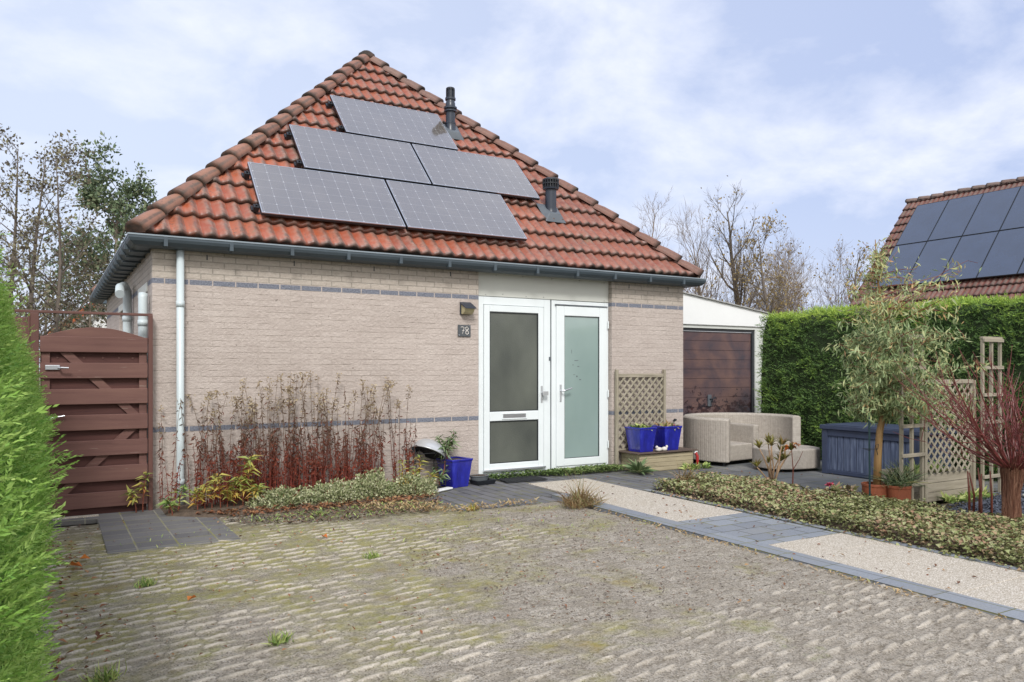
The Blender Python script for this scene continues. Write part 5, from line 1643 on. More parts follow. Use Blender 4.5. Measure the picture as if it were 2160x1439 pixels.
# little things on and by the planter
t = thing('garden_figure', 'two white duck shaped stones between the blue pots', 'ornament', (7.23, 8.16, .26))
m = MB()
for x, s, hx in ((7.185, 1., -.03), (7.285, .85, .03)):
    m.lathe([(.005, 0), (.035 * s, .008), (.044 * s, .028), (.035 * s, .05), (.005, .06)], (x, 8.15, .263), 14, 1.25, .9)
    m.lathe([(.004, 0), (.02 * s, .012), (.022 * s, .026), (.012 * s, .04), (.002, .044)], (x + hx * 1.3, 8.145, .30), 12)
m.build('figure', M['stone'], t, smooth=True)
t = thing('hose_connector', 'black and orange hose coupling hanging on the wall by the pots', 'hose fitting', (7.80, 8.54, .4))
m = MB(); m.tube([(7.79, 8.52, .63), (7.80, 8.50, .66), (7.82, 8.50, .65)], .016, 8); m.tube([(7.80, 8.52, .45), (7.80, 8.52, .52)], .014, 10); m.build('coupling', M['black'], t)
m = MB(); m.tube([(7.80, 8.52, .52), (7.80, 8.52, .585)], .020, 10); m.build('collar', M['orange'], t)
m = MB(); m.tube([(7.80, 8.52, .46), (7.81, 8.52, .38), (7.86, 8.52, .30), (7.90, 8.52, .10), (7.9, 8.5, .0)], .005, 6); m.build('hose', M['greenmetal'], t)
t = thing('hand_tool', 'red handled garden tool standing at the planter end', 'garden tool', (7.84, 8.1, 0))
m = MB(); m.tube([(7.83, 8.10, .02), (7.845, 8.09, .10), (7.84, 8.09, .17), (7.82, 8.10, .215), (7.80, 8.10, .20)], [.016, .02, .02, .018, .012], 8); m.build('handle', M['red'], t, smooth=True)
m = MB(); m.tube([(7.80, 8.10, .21), (7.815, 8.09, .235), (7.84, 8.09, .23)], .008, 6); m.build('clip', M['white'], t)


# ------------------------------------------------------------------ planting helpers
def rosette_leaves(c, n, ln, w, rise=(.1, .9), seed=0):
    rs = np.random.default_rng(seed)
    a = rs.random(n) * 2 * PI; e = rs.uniform(rise[0], rise[1], n)
    D = np.stack([np.cos(a) * np.cos(e), np.sin(a) * np.cos(e), np.sin(e)], 1)
    P = np.tile(np.array(c, float), (n, 1)) + D * .01
    Ls = ln * rs.uniform(.6, 1.15, n)
    return leaf_arrays(P, D, Ls, Ls * w, .2, rs.random(n), up=(0, 0, 1), droop=.12)


def blades(cs, per, ln, w, spread=.5, seed=0, droop=.25):
    rs = np.random.default_rng(seed); parts = []
    for c in cs:
        n = per; a = rs.random(n) * 2 * PI; e = rs.uniform(.6, 1.5, n)
        D = np.stack([np.cos(a) * np.cos(e), np.sin(a) * np.cos(e), np.sin(e)], 1)
        P = np.array(c) + rs.normal(size=(n, 3)) * np.array([.02, .02, 0])
        Ls = ln * rs.uniform(.5, 1.2, n)
        parts.append(leaf_arrays(P, D, Ls, np.full(n, w), .1, rs.random(n), droop=droop))
    return cat_leaves(parts)


def mk(name, arr, mat, parent=None): return make(name, arr[0], arr[1], mat, parent, attrs={'rnd': arr[2]})


# ---- soil of the bed
def mound(name, poly, zc, mat, label, kind='structure', res=.05):
    poly = np.array(poly)
    x0, y0 = poly.min(0); x1, y1 = poly.max(0)
    xs = np.arange(x0, x1 + res, res); ys = np.arange(y0, y1 + res, res); X, Y = np.meshgrid(xs, ys)
    ins = np.zeros(X.shape, bool); n = len(poly); j = n - 1
    for i in range(n):
        xi, yi = poly[i]; xj, yj = poly[j]
        cnd = ((yi > Y) != (yj > Y)) & (X < (xj - xi) * (Y - yi) / (yj - yi + 1e-12) + xi)
        ins ^= cnd; j = i
    dist = np.full(X.shape, 9.); j = n - 1
    for i in range(n):
        ax_, ay_ = poly[j]; ex_, ey_ = poly[i][0] - ax_, poly[i][1] - ay_
        tt = np.clip(((X - ax_) * ex_ + (Y - ay_) * ey_) / (ex_ * ex_ + ey_ * ey_ + 1e-9), 0, 1)
        dist = np.minimum(dist, np.hypot(X - ax_ - tt * ex_, Y - ay_ - tt * ey_)); j = i
    dist = np.where(ins, dist, -dist)
    Z = zc * (.6 + .8 * fbm(X * 3, Y * 3, 77)) + .015 * fbm(X * 20, Y * 20, 78)
    Z = Z * np.clip(dist / .15, 0, 1) - .05 * (1 - np.clip((dist + .05) / .1, 0, 1)) + .002
    ny, nx = X.shape; i = np.arange(ny - 1)[:, None] * nx + np.arange(nx - 1)[None]
    F = np.stack([i, i + 1, i + nx + 1, i + nx], -1).reshape(-1, 4)
    ok = (ins[:-1, :-1] | ins[1:, 1:] | ins[1:, :-1] | ins[:-1, 1:]).ravel()
    o = make(name, np.stack([X.ravel(), Y.ravel(), Z.ravel()], 1), F[ok], mat, smooth=True)
    return tag(o, label, 'soil', None, kind), poly


def inside(poly, n, rs):
    poly = np.array(poly); x0, y0 = poly.min(0); x1, y1 = poly.max(0); out = []
    while sum(len(o) for o in out) < n:
        P = np.stack([rs.uniform(x0, x1, n), rs.uniform(y0, y1, n)], 1)
        ins = np.zeros(n, bool); j = len(poly) - 1
        for i in range(len(poly)):
            xi, yi = poly[i]; xj, yj = poly[j]
            ins ^= ((yi > P[:, 1]) != (yj > P[:, 1])) & (P[:, 0] < (xj - xi) * (P[:, 1] - yi) / (yj - yi + 1e-12) + xi); j = i
        out.append(P[ins])
    return np.concatenate(out)[:n]


BED = [(.94, 8.02), (1.30, 7.72), (1.9, 7.70), (2.6, 7.62), (3.3, 7.70), (3.62, 7.72), (3.9, 8.05), (3.98, 8.56), (.94, 8.56)]
mound('soil', BED, .02, M['soil'], 'dark soil of the flower bed along the front wall')
CB = [(6.05, 6.93), (6.45, 7.05), (6.9, 7.0), (7.25, 6.5), (7.2, 5.7), (7.3, 5.1), (7.22, 4.4), (7.2, 3.9), (7.45, 3.2), (7.4, .6), (5.86, .6), (5.85, 2.8), (5.90, 4.4), (5.95, 5.8)]
mound('soil', CB, .05, M['soil'], 'dark soil under the ground cover beside the path')
GRV = [(7.2, 4.45), (8.8, 4.65), (10.0, 4.95), (10.1, 2.6), (7.45, 2.6), (7.2, 3.9)]
mound('gravel_base', GRV, .005, M['gravel'], 'dark slate bed under loose gravel')


def scatter(name, label, poly, n, mat, ln, w, zoff=.02, group=None, kind='stuff', cat='ground cover', up=.35, seed=1, hump=0., lim=None):
    rs = np.random.default_rng(seed)
    P2 = inside(poly, n, rs)
    z = zoff + rs.random(n) * hump * (.4 + fbm(P2[:, 0] * 2.5, P2[:, 1] * 2.5, 90))
    P = np.concatenate([P2, z[:, None]], 1)
    a = rs.random(n) * 2 * PI
    D = np.stack([np.cos(a), np.sin(a), rs.normal(size=n) * .3 + up], 1)
    Ls = ln * rs.uniform(.55, 1.35, n)
    tone = np.clip(.55 * fbm(P2[:, 0] * 1.5, P2[:, 1] * 1.5, seed + 5) + .6 * rs.random(n) - .05, 0, 1)
    return tag(leaves(name, P, D, Ls, Ls * w, mat, rnd=tone, up=(0, 0, 1)), label, cat, group, kind)


scatter('ground_cover', 'low brown and green ground cover leaves beside the path', [(x_ - (.03 if x_ < 6.1 else 0), y_) for x_, y_ in CB], 40000, L['cover'], .038, .72, .015, hump=.115, seed=3)
scatter('litter', 'brown fallen leaves at the edge of the flower bed', [(1.2, 7.9), (1.5, 7.66), (2.4, 7.58), (3.4, 7.6), (3.75, 7.9), (3.75, 8.05), (2.5, 7.95)], 950, L['litter'], .045, .55, .012, cat='leaf litter', up=.1, hump=.03, seed=5)
scatter('litter', 'scattered crumbs of dead leaf over the driveway', [(.15, 4.0), (4.6, 3.0), (4.6, 6.8), (3.4, 7.6), (1.4, 7.6), (.1, 8.2)], 620, L['litter'], .026, .5, .004, cat='leaf litter', up=.1, hump=.008, seed=6)
scatter('litter', 'dead leaves gathered under the bright hedge', [(-.05, 3.2), (.22, 3.4), (.3, 5.2), (.2, 7.4), (.0, 7.4)], 170, L['litter'], .04, .5, .004, cat='leaf litter', up=.1, hump=.015, seed=7)
scatter('ivy', 'creeping green leaves along the door threshold', [(4.66, 8.52), (4.7, 8.44), (5.4, 8.51), (5.8, 8.36), (6.8, 8.30), (6.8, 8.5), (6.65, 8.6), (4.66, 8.6)], 2600, L['ivy'], .032, .8, .01, hump=.07, seed=8)
scatter('weeds', 'small weeds and litter on the driveway edge before the dark pavers', [(2.7, 7.2), (3.45, 6.75), (4.4, 6.78), (4.3, 6.9), (3.5, 6.95), (3.3, 7.5), (2.6, 7.6)], 700, L['straw'], .05, .25, .0, cat='weeds', up=.5, hump=.04, seed=9)
scatter('weeds', 'tiny green weeds dotting the driveway joints', [(.3, 6.7), (1.5, 6.4), (4.4, 4.6), (4.5, 6.7), (2.8, 7.5), (1.4, 7.6)], 260, L['weed'], .035, .2, .0, cat='weeds', up=.8, hump=.01, seed=10)
scatter('gravel', 'loose dark slate chips around the red twigged tree', GRV, 5200, simple('slate_chips', '#565b68', .7, .35, 40), .035, .7, .012, cat='gravel', up=.05, hump=.02, seed=11)

scatter('litter', 'slate chips, twigs and dead leaf along the dirty strip before the flower bed', [(1.4, 7.55), (1.5, 7.2), (2.2, 6.95), (3.2, 6.95), (3.45, 7.3), (3.75, 7.75), (3.3, 7.7), (2.4, 7.6)], 1500, L['dirt_shade'], .035, .5, .0, cat='leaf litter', up=.15, hump=.02, seed=15)
scatter('weeds', 'pale little weeds on the dirty strip before the flower bed', [(1.5, 7.5), (1.7, 7.1), (3.0, 6.95), (3.5, 7.3), (3.2, 7.6)], 420, L['weed'], .04, .22, .0, cat='weeds', up=.7, hump=.02, seed=16)

scatter('litter', 'fine dark crumbs and bits of straw over the bare right half of the driveway', [(2.4, 3.6), (4.5, 2.6), (4.6, 6.7), (3.4, 6.8), (2.2, 5.6)], 2600, L['dirt_shade'], .022, .35, -.012, cat='leaf litter', up=.1, hump=.006, seed=17)

scatter('litter', 'few fallen leaves and crumbs lying on the pale path and slate patio', [(4.7, 2.5), (5.8, 2.5), (5.9, 6.9), (8.2, 7.2), (8.6, 6.2), (9.2, 7.0), (8.0, 8.0), (4.9, 8.0)], 150, L['litter'], .035, .5, .008, cat='leaf litter', up=.1, hump=.004, seed=18)
scatter('weeds', 'weeds and moss growing in the joint between driveway and kerb strip', [(4.55, 2.3), (4.63, 2.3), (4.76, 6.9), (4.66, 6.9)], 420, L['straw'], .035, .3, -.01, cat='weeds', up=.5, hump=.01, seed=19)
scatter('weeds', 'stray leaves of ground cover creeping over the thin edging strip', [(5.72, 2.3), (5.84, 2.3), (5.96, 6.8), (5.86, 6.8)], 500, L['cover'], .036, .7, .008, cat='ground cover', up=.2, hump=.015, seed=20)

# grass tufts on the driveway
for i, (x, y, ln, mt, lb, cat, nm) in enumerate([
        (2.08, 5.52, .055, 'weed', 'small bright green grass tuft in the middle of the driveway', 'grass tuft', 'grass_tuft'),
        (.55, 5.55, .07, 'weed', 'thin dark weed with a curled leaf near the hedge', 'weed', 'grass_tuft'),
        (1.02, 4.05, .08, 'weed', 'pale grass shoot on the driveway nearest the camera', 'grass tuft', 'grass_tuft'),
        (.22, 3.95, .09, 'weed', 'pale leafy weed at the foot of the bright hedge', 'weed', 'grass_tuft'),
        (2.25, 7.35, .07, 'weed', 'small pale green tuft at the edge of the leaf litter', 'grass tuft', 'grass_tuft'),
        (3.62, 6.85, .08, 'yellow', 'yellow green weed at the corner of the dark pavers', 'weed', 'grass_tuft')]):
    T = thing(nm, lb, cat, (x, y, -.01)); mk('blades', blades([(x, y, -.015), (x + .03, y + .01, -.015), (x - .03, y, -.015)], 26, ln, .008, seed=100 + i), L[mt], T)
T = thing('dry_grass_tuft', 'brown dry grass tuft at the corner of the pale path', 'grass tuft', (4.66, 6.46, 0))
mk('blades', cat_leaves([blades([(4.66 + dx, 6.46 + dy, -.01) for dx in (-.14, -.07, 0, .07, .14) for dy in (-.06, .05)], 34, .16, .006, seed=120, droop=.5), blades([(4.66, 6.46, 0), (4.6, 6.47, 0)], 30, .36, .006, seed=121)]), L['straw'], T)

# single fallen leaves
for i, (x, y, lb) in enumerate([(.13, 6.33, 'large orange brown leaf at the hedge foot'), (.2, 6.5, 'curled orange leaf next to the large one'), (1.95, 6.35, 'small orange leaf by the mossy drift'), (.72, 5.0, 'rust coloured leaf on the left of the driveway')]):
    P = np.array([[x, y, .012]]); a = RNG.random() * 6
    V, F, r = leaf_arrays(P, np.array([[math.cos(a), math.sin(a), .12]]), .13 if i == 0 else .08, .06 if i == 0 else .05, .4, np.array([.35 + .2 * (i % 2)]), up=(0, 0, 1))
    tag(make('fallen_leaf', V, F, L['orange'], attrs={'rnd': r}), lb, 'leaf', 'single fallen leaves')


# ---- dried red perennials along the wall
def dried_clump(label, x0, x1, n, hts, seed, red=.5):
    rs = random.Random(seed)
    T = thing('dried_perennial', label, 'plant', ((x0 + x1) / 2, 8.35, 0), group='dried red stemmed perennials along the wall')
    ms = MB(); LP = []; LD = []; LR = []; SP = []; SD = []
    for k in range(n):
        x = rs.uniform(x0, x1); y = rs.uniform(8.18, 8.50)
        tall = k % 3 == 0
        h = rs.uniform(hts[0] + .25, hts[1] * 1.05) if tall else rs.uniform(.42, .82)
        lx, ly = rs.gauss(0, .10), rs.gauss(0, .04)
        pts = [Vector((x + lx * (j / 6) ** 1.5 * h + rs.gauss(0, .004), min(y + ly * (j / 6) ** 1.5, 8.53), h * j / 6)) for j in range(7)]
        ms.tube(pts, [(.0046 if tall else .0052) * (1 - .6 * j / 6) for j in range(7)], 4, cap=False)
        for q_ in range(int((26 if tall else 52) * h)):
            t = rs.random() ** .9; f = t * 5.99; i = int(f); p = pts[i].lerp(pts[i + 1], f - i)
            LP.append(p); LD.append((rs.gauss(0, 1), rs.gauss(0, .6), -.9 + rs.gauss(0, .5)))
            zz = p.z
            LR.append(min(max((zz - .3) / .85 + rs.gauss(0, .22), 0), 1))
        if tall and rs.random() < .8:
            for q_ in range(rs.randint(10, 34)):
                SP.append(pts[-1] + Vector((rs.gauss(0, .022), rs.gauss(0, .015), -abs(rs.gauss(0, .07))))); SD.append((rs.gauss(0, 1), rs.gauss(0, 1), .6))
    ms.build('stems', M['drystem'], T)
    Ls = RNG.uniform(.025, .06, len(LP))
    leaves('dried_leaves', [tuple(p) for p in LP], LD, Ls, Ls * .3, L['dry'], T, rnd=np.array(LR))
    if SP:
        Ls = RNG.uniform(.015, .035, len(SP)); leaves('dried_blossoms', [tuple(p) for p in SP], SD, Ls, Ls * .5, L['seed'], T)


dried_clump('sparse dried stems leaning between gate and downpipe', .96, 1.12, 7, (.5, 1.05), 1)
dried_clump('dried red stems just right of the downpipe', 1.24, 1.7, 44, (.6, 1.12), 2)
dried_clump('dense dried red stems left of the clump middle', 1.7, 2.2, 64, (.7, 1.28), 3)
dried_clump('tallest dense dried red stems in the middle of the bed', 2.2, 2.7, 66, (.75, 1.34), 4)
dried_clump('dried red stems right of the tallest ones', 2.7, 3.15, 50, (.7, 1.22), 5)
dried_clump('thin dried stems at the door end of the red row', 3.15, 3.6, 22, (.5, 1.25), 6)


def leafy_stem(name, label, stems, mat, parent_loc, llen, w, per, group=None, stemmat='weedstem', cat='plant', seed=0, droop=.35):
    T = thing(name, label, cat, parent_loc, group=group); rs = np.random.default_rng(seed)
    m = MB(); parts = []
    for (x, y, z0, h, lx, ly) in stems:
        pts = [Vector((x + lx * (j / 5) ** 2, y + ly * (j / 5) ** 2, z0 + h * j / 5)) for j in range(6)]
        m.tube(pts, [.006 * (1 - .6 * j / 5) for j in range(6)], 5, cap=False)
        n = per; t = rs.uniform(.25, 1., n) ** .7; f = t * 4.99; i = f.astype(int)
        A = np.array([tuple(p) for p in pts]); P = A[i] + (A[i + 1] - A[i]) * (f - i)[:, None]
        a = rs.random(n) * 2 * PI
        D = np.stack([np.cos(a), np.sin(a), .5 - t * 0 + rs.normal(size=n) * .3], 1)
        Ls = llen * rs.uniform(.6, 1.2, n)
        parts.append(leaf_arrays(P, D, Ls, Ls * w, .2, np.clip(1 - t * .9 + rs.normal(size=n) * .22, 0, 1), up=(0, 0, 1), droop=droop))
    m.build('stems', M['euctwig'], T)
    mk('leaves', cat_leaves(parts), L[mat], T)
    return T


GYW = 'yellow leaved stems in the flower bed'
leafy_stem('yellowing_plant', 'small yellow leaved stem at the gate post', [(.80, 8.40, 0, .36, .03, 0), (.74, 8.38, 0, .2, -.05, 0)], 'yellow', (.8, 8.4, 0), .10, .28, 26, GYW, seed=1)
leafy_stem('yellowing_plant', 'low green and yellow plant at the foot of the downpipe', [(1.02, 8.02, 0, .16, -.06, 0), (1.08, 8.10, 0, .26, .05, 0), (1.0, 8.1, 0, .12, 0, 0)], 'weed', (1.05, 8.05, 0), .10, .25, 22, GYW, seed=2)
leafy_stem('yellowing_plant', 'bushy yellow leaved plant right of the downpipe', [(1.25 + .07 * k, 8.05 + .03 * (k % 3), 0, .22 + .05 * (k % 4), .03 * (k % 3 - 1), 0) for k in range(6)], 'yellow', (1.4, 8.05, 0), .11, .24, 30, GYW, seed=3)
leafy_stem('yellowing_plant', 'tall yellow topped stem before the red stems', [(1.72, 8.05, 0, .50, .02, 0), (1.68, 8.08, 0, .30, -.03, 0), (1.76, 8.0, 0, .22, .05, 0)], 'yellow', (1.72, 8.05, 0), .12, .22, 44, GYW, seed=4)
leafy_stem('yellowing_plant', 'yellow and green stems beside the wire stand', [(3.42, 8.15, 0, .36, .0, 0), (3.50, 8.05, 0, .28, .05, 0), (3.6, 8.12, 0, .4, .02, 0), (3.36, 8.0, 0, .24, 0, 0), (3.7, 8.0, 0, .22, 0, 0)], 'yellow', (3.5, 8.1, 0), .09, .25, 34, GYW, seed=5)
leafy_stem('potted_oleander', 'grey green long leaved plant growing behind the ground blue pot', [(4.02, 8.36, .28, .30, -.05, 0), (4.08, 8.38, .28, .36, .10, 0), (4.05, 8.30, .28, .20, -.10, -.05), (4.1, 8.4, .28, .26, .03, 0)], 'grey_green', (4.1, 8.36, .3), .12, .2, 40, seed=6, droop=.5)
leafy_stem('trailing_plant', 'drooping green stems over the left side of the ground blue pot', [(3.98, 8.22, .32, -.2, -.06, -.05), (3.95, 8.18, .22, -.12, -.12, -.05), (3.9, 8.2, .05, .2, -.05, 0)], 'grey_green', (3.98, 8.2, .2), .12, .22, 18, seed=7)


def euonymus(label, c, r, n, seed):
    T = thing('variegated_shrub', label, 'shrub', (c[0], c[1], 0), group='low variegated shrubs in the flower bed'); rs = np.random.default_rng(seed)
    P = rs.normal(size=(n, 3)); P = unit(P) * (rs.random((n, 1)) ** .35); P[:, 2] = np.abs(P[:, 2])
    lump = .55 + .9 * fbm(P[:, 0] * 3.5 + seed, P[:, 1] * 3.5 + P[:, 2] * 2, seed)
    P = P * lump[:, None] * np.array([r[0], r[1], r[2]]) + np.array([c[0], c[1], .0])
    D = P - np.array([c[0], c[1], -.1]) + rs.normal(size=(n, 3)) * .15
    Ls = rs.uniform(.016, .034, n); leaves('leaves', P, D, Ls, Ls * .62, L['varieg'], T)
    m = MB()
    for k in range(12):
        a = rs.random() * 6.28; rr = rs.random() * .8; m.tube([(c[0] + .05 * math.cos(a), c[1] + .05 * math.sin(a), -.01), (c[0] + r[0] * rr * math.cos(a), c[1] + r[1] * rr * math.sin(a), r[2] * .7)], .004, 4)
    m.build('twigs', M['euctwig'], T)


euonymus('variegated shrub under the tall yellow topped stem', (2.02, 7.98), (.30, .22, .20), 3600, 1)
euonymus('variegated shrub in the middle of the bed front', (2.52, 7.95), (.34, .24, .22), 4200, 2)
euonymus('largest variegated shrub below the tallest red stems', (2.98, 8.0), (.34, .24, .27), 4600, 3)
euonymus('variegated shrub nearest the wire stand', (3.45, 7.95), (.27, .2, .22), 3000, 4)

# plants in and around the blue pots
for lb, c, z, n in (('green leafy plant in the blue pot nearer the door', (6.985, 8.29), .57, 90), ('withered plant in the blue pot nearer the sofa', (7.455, 8.30), .57, 60)):
    T = thing('potted_plant', lb, 'plant', (c[0], c[1], z))
    arr = cat_leaves([rosette_leaves((c[0] + dx, c[1] + dy, z), n // 5, .10, .35, (-.1, 1.1), int(abs(dx) * 900 + dy * 500) + n) for dx, dy in ((0, 0), (.08, .05), (-.08, -.04), (.06, -.08), (-.07, .07))])
    mk('leaves', arr, L['weed'] if n > 80 else L['straw'], T)
T = thing('rosette_plant', 'broad grey green leaf rosette before the planter box', 'plant', (6.72, 8.02, 0))
mk('leaves', rosette_leaves((6.72, 8.02, .01), 34, .25, .26, (.1, 1.2), 5), L['grey_green'], T)
T = thing('weed_clump', 'yellow green weeds around the red handled tool', 'weeds', (7.75, 8.08, 0))
mk('leaves', cat_leaves([rosette_leaves((7.6 + .07 * k, 8.06 - .02 * (k % 3), .0), 16, .11, .3, (.1, 1.2), 30 + k) for k in range(6)]), L['weed'], T)
T = thing('grass_plant', 'thin arching grass in the rusty pot', 'plant', (7.42, 4.80, .24))
mk('blades', blades([(7.42 + dx, 4.80 + dy, .185) for dx in (-.06, 0, .06) for dy in (-.05, .05)], 40, .24, .006, seed=131, droop=.6), L['grey_green'], T)
T = thing('weed_clump', 'bright green weeds at the foot of the raised planter', 'weeds', (8.5, 4.6, 0))
mk('leaves', cat_leaves([rosette_leaves((8.05 + .11 * k, 4.66 - .03 * (k % 3), .0), 18, .13, .3, (.2, 1.3), 50 + k) for k in range(7)]), L['weed'], T)
T = thing('leafy_plants', 'green leafy plants growing inside the raised planter', 'plant', (8.3, 5, .24), group=None)
mk('leaves', cat_leaves([rosette_leaves((7.95 + .1 * k, 4.95 + .07 * (k % 4), .24), 18, .16, .16, (.4, 1.4), 70 + k) for k in range(8)]), L['weed'], T)
T = thing('grass_plant', 'pale arching grass tuft at the tip of the ground cover', 'plant', (6.45, 6.85, 0))
mk('blades', blades([(6.42, 6.86, .02), (6.48, 6.84, .02), (6.45, 6.8, .02)], 26, .24, .007, seed=132, droop=.5), L['straw'], T)
T = thing('flowering_plant', 'low plant with one pink bloom beside the stake', 'plant', (7.05, 5.25, 0))
mk('leaves', cat_leaves([rosette_leaves((7.0 + .07 * k, 5.2 + .06 * (k % 3), .1), 16, .10, .5, (.1, 1.2), 90 + k) for k in range(5)]), L['cover'], T)
V, F, r = rosette_leaves((7.02, 5.30, .17), 18, .05, .8, (.2, 1.3), 99); make('bloom', V, F, simple('pink_petal', '#c24f6a', .6, .1, 8), T)


# ---- rhododendron like shrub with bare stems and leaf rosettes
def rhodo():
    T = thing('rosette_shrub', 'upright shrub with bare stems and olive leaf tips before the ottoman', 'shrub', (7.45, 6.45, 0))
    rs = random.Random(5); m = MB(); parts = []
    for k in range(11):
        a = rs.uniform(-.5, 1.2) if k % 2 else rs.uniform(2, 4); sp_ = rs.uniform(.05, .30); h = rs.uniform(.22, .50)
        b = Vector((7.42 + rs.gauss(0, .04), 6.45 + rs.gauss(0, .04), .0)); e = b + Vector((math.cos(a) * sp_, -math.sin(a) * sp_ * .8, h))
        pts = [b, b.lerp(e, .4) + Vector((rs.gauss(0, .02), rs.gauss(0, .02), 0)), b.lerp(e, .75) + Vector((0, 0, .02)), e]
        m.tube(pts, [.011, .009, .008, .006], 6)
        parts.append(rosette_leaves(tuple(e), 16, .12, .22, (.7, 1.45), 200 + k))
    m.build('stems', simple('tan_stem', '#a08468', .7, .2, 9), T, smooth=True); mk('leaves', cat_leaves(parts), L['mahonia'], T)


rhodo()
T = thing('maple_sapling', 'thin bare sapling with two orange leaves before the ottoman', 'sapling', (7.7, 6.35, 0))
m = MB(); m.tube([(7.72, 6.36, -.01), (7.73, 6.36, .18), (7.72, 6.38, .46)], [.009, .007, .004], 6); m.tube([(7.73, 6.36, .18), (7.79, 6.32, .30), (7.83, 6.30, .40)], [.006, .004, .003], 5); m.build('stems', M['euctwig'], T)
mk('leaves', cat_leaves([rosette_leaves((7.71, 6.38, .46), 7, .09, .8, (-.6, .4), 301), rosette_leaves((7.77, 6.36, .48), 5, .08, .8, (-.5, .4), 302)]), L['orange'], T)


# ---- young eucalyptus with stake
def eucalyptus():
    T = thing('eucalyptus_tree', 'slender young tree with drooping grey green leaves by the stake', 'tree', (7.42, 5.03, 0))
    rs = random.Random(8); m = MB()
    tp = [(7.33, 4.98, .15), (7.34, 4.98, .45), (7.36, 4.97, .75), (7.43, 4.96, 1.0), (7.44, 4.95, 1.3), (7.41, 4.94, 1.6), (7.36, 4.95, 2.0), (7.32, 4.97, 2.35), (7.30, 4.98, 2.72)]
    m.tube(tp, [.042, .038, .035, .028, .024, .020, .015, .009, .004], 8); m.build('trunk', M['bark_euc'], T, smooth=True)
    m = MB(); tips = []
    A = [Vector(p) for p in tp]
    for k in range(78):
        t = .34 + .62 * ((k + rs.random()) / 78) ** 1.45; f = t * 7.99; i = int(f); p = A[i].lerp(A[i + 1], f - i)
        az = rs.random() * 2 * PI if k % 3 else R(rs.uniform(-140, -25)); prof_ = math.sin(min(max((p.z - .62) / 1.75, 0), 1) * PI) ** .5
        ln = (.12 + .60 * prof_) * rs.uniform(.7, 1.15) * (1 + .38 * (math.cos(az) * .859 - math.sin(az) * .511) - .15 * (math.cos(az) * .511 + math.sin(az) * .859))
        d = Vector((math.cos(az), math.sin(az), rs.uniform(.1, .7))).normalized(); pts = [p]
        for j in range(4):
            d = (d + Vector((rs.gauss(0, .15), rs.gauss(0, .15), -.10 + rs.gauss(0, .1)))).normalized(); pts.append(pts[-1] + d * ln / 4)
        m.tube(pts, [.008, .006, .0045, .003, .002], 4, cap=False)
        for j in range(1, 5):
            for w_ in range(3):
                tips.append(pts[j - 1].lerp(pts[j], rs.random()))
                if w_ == 0:
                    e = pts[j] + Vector((rs.gauss(0, .08), rs.gauss(0, .08), rs.gauss(0, .06))); m.tube([pts[j], e], .0022, 3, cap=False); tips.append(e)
    m.build('branches', M['euctwig'], T)
    n = 11500; g_ = np.random.default_rng(4); k = g_.integers(0, len(tips), n)
    P = np.array([tuple(tips[i]) for i in k]) + g_.normal(size=(n, 3)) * .035
    D = g_.normal(size=(n, 3)) * .55 + np.array([0, 0, -.75])
    up_ = g_.random(n) < .22; D[up_, 2] += 1.1
    kp = g_.random(n) > np.clip((P[:, 2] - 1.75) * 1.6, 0, .72); P = P[kp]; D = D[kp]; n = len(P)
    Ls = g_.uniform(.045, .095, n)
    tone = np.clip(.1 + .55 * g_.random(n) + .35 * (P[:, 2] > 1.9) * g_.random(n) + (g_.random(n) < .05) * .5, 0, 1)
    leaves('crown', P, D, Ls, Ls * .22, L['euc'], T, rnd=tone)


eucalyptus()
T = thing('plant_stake', 'thin dark green steel stake beside the young tree', 'stake', (7.13, 4.93, 0))
m = MB(); m.tube([(7.14, 4.93, -.02), (7.125, 4.93, 1.24)], .010, 8); m.lathe([(.012, 0), (.014, .012), (.004, .03)], (7.125, 4.93, 1.235), 8); m.build('rod', M['greenmetal'], T)
m = MB(); m.tube([(7.13, 4.925, .57), (6.99, 4.91, .60), (7.13, 4.915, .585), (7.24, 4.91, .58), (7.25, 4.91, .63), (7.20, 4.91, .62), (7.24, 4.91, .52)], .004, 5); m.build('tie', M['wire'], T)


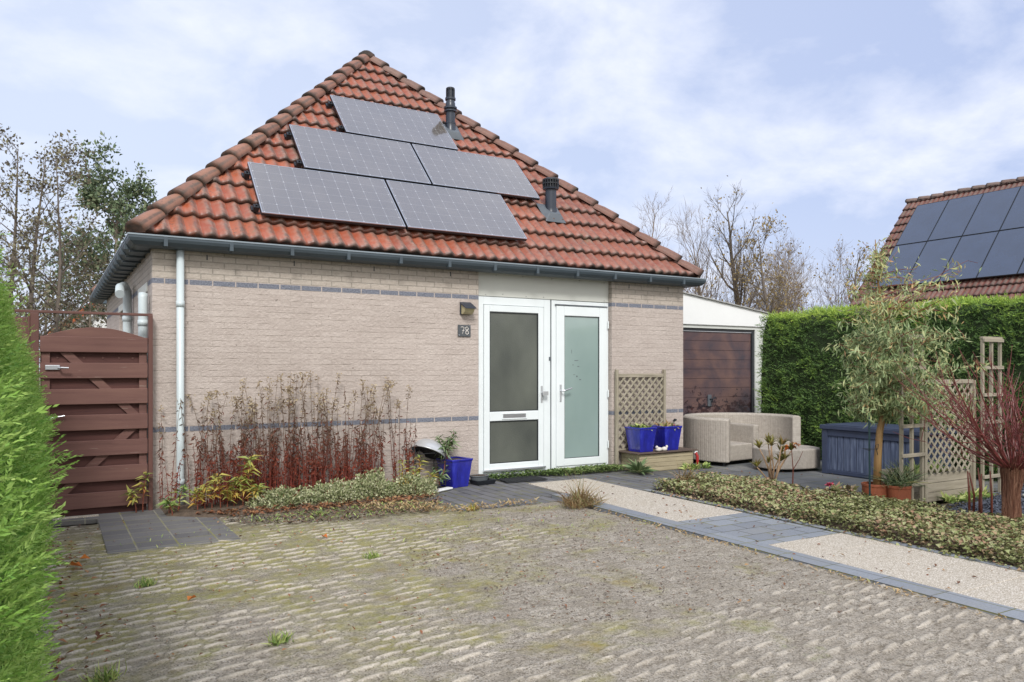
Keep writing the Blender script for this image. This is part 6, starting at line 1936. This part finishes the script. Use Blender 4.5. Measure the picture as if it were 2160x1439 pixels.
# ---- red twigged pollard tree
def pollard():
    T = thing('pollard_tree', 'short thick pollard trunk with a fan of dark red twigs', 'tree', (7.18, 3.6, 0))
    rs = random.Random(21); m = MB()
    m.tube([(7.18, 3.60, -.03), (7.18, 3.60, .03), (7.175, 3.60, .1), (7.17, 3.60, .18), (7.175, 3.60, .26), (7.18, 3.60, .34), (7.19, 3.60, .42), (7.20, 3.60, .49), (7.20, 3.60, .55), (7.20, 3.60, .61)], [.105, .082, .074, .070, .068, .070, .076, .088, .086, .05], 24)
    o = m.build('trunk', M['bark_red'], T, smooth=True)
    for v in o.data.vertices:
        a = math.atan2(v.co.y, v.co.x); v.co.xy *= 1 + .12 * math.sin(a * 5 + v.co.z * 6) + .08 * math.sin(a * 9 + v.co.z * 14) + .05 * rs.gauss(0, 1)
    m = MB(); tips = []
    for k in range(70):
        az = rs.uniform(0, 2 * PI)
        el = rs.uniform(.12, 1.25)
        ln = rs.uniform(.45, 1.15) * (1.25 if k < 12 else 1)
        d = Vector((math.cos(az) * math.cos(el), math.sin(az) * math.cos(el), math.sin(el)))
        p = Vector((7.20, 3.60, .53)) + Vector((math.cos(az), math.sin(az), 0)) * .06
        pts = [p]
        for j in range(6):
            d = (d + Vector((rs.gauss(0, .11), rs.gauss(0, .11), .04 + rs.gauss(0, .09)))).normalized(); pts.append(pts[-1] + d * ln / 6)
        r0 = rs.uniform(.004, .011)
        m.tube(pts, [r0 * (1 - .8 * j / 6) for j in range(7)], 5, cap=False)
        for s in range(rs.randint(3, 8)):
            f = rs.uniform(1, 5.9); i = int(f); q_ = pts[i].lerp(pts[i + 1], f - i); e = (d + Vector((rs.gauss(0, .6), rs.gauss(0, .6), rs.gauss(0, .4)))).normalized()
            l2 = rs.uniform(.1, .4); m.tube([q_, q_ + e * l2 * .5, q_ + e * l2 + Vector((0, 0, .03))], [.0035, .0028, .0015], 4, cap=False); tips.append(q_ + e * l2)
    m.build('twigs', M['redtwig'], T)


pollard()
T = thing('red_stem_shrub', 'few upright red brown stems left of the pollard trunk', 'shrub', (7.45, 3.95, 0))
m = MB(); rs_ = random.Random(4)
for k in range(7):
    x = 7.42 + rs_.gauss(0, .05); y = 3.98 + rs_.gauss(0, .05); h = rs_.uniform(.25, .5)
    m.tube([(x, y, -.01), (x + rs_.gauss(0, .015), y, h * .5), (x + rs_.gauss(0, .04), y, h)], [.012, .010, .006], 6)
m.build('stems', M['euctwig'], T, smooth=True)
m = MB(); m.lathe([(.02, 0), (.05, .015), (.05, .03), (.02, .05)], (9.0, 4.35, .02), 9, 1.3, 1); tag(m.build('stone', M['stone'], smooth=True), 'single white stone lying on the dark gravel', 'stone')
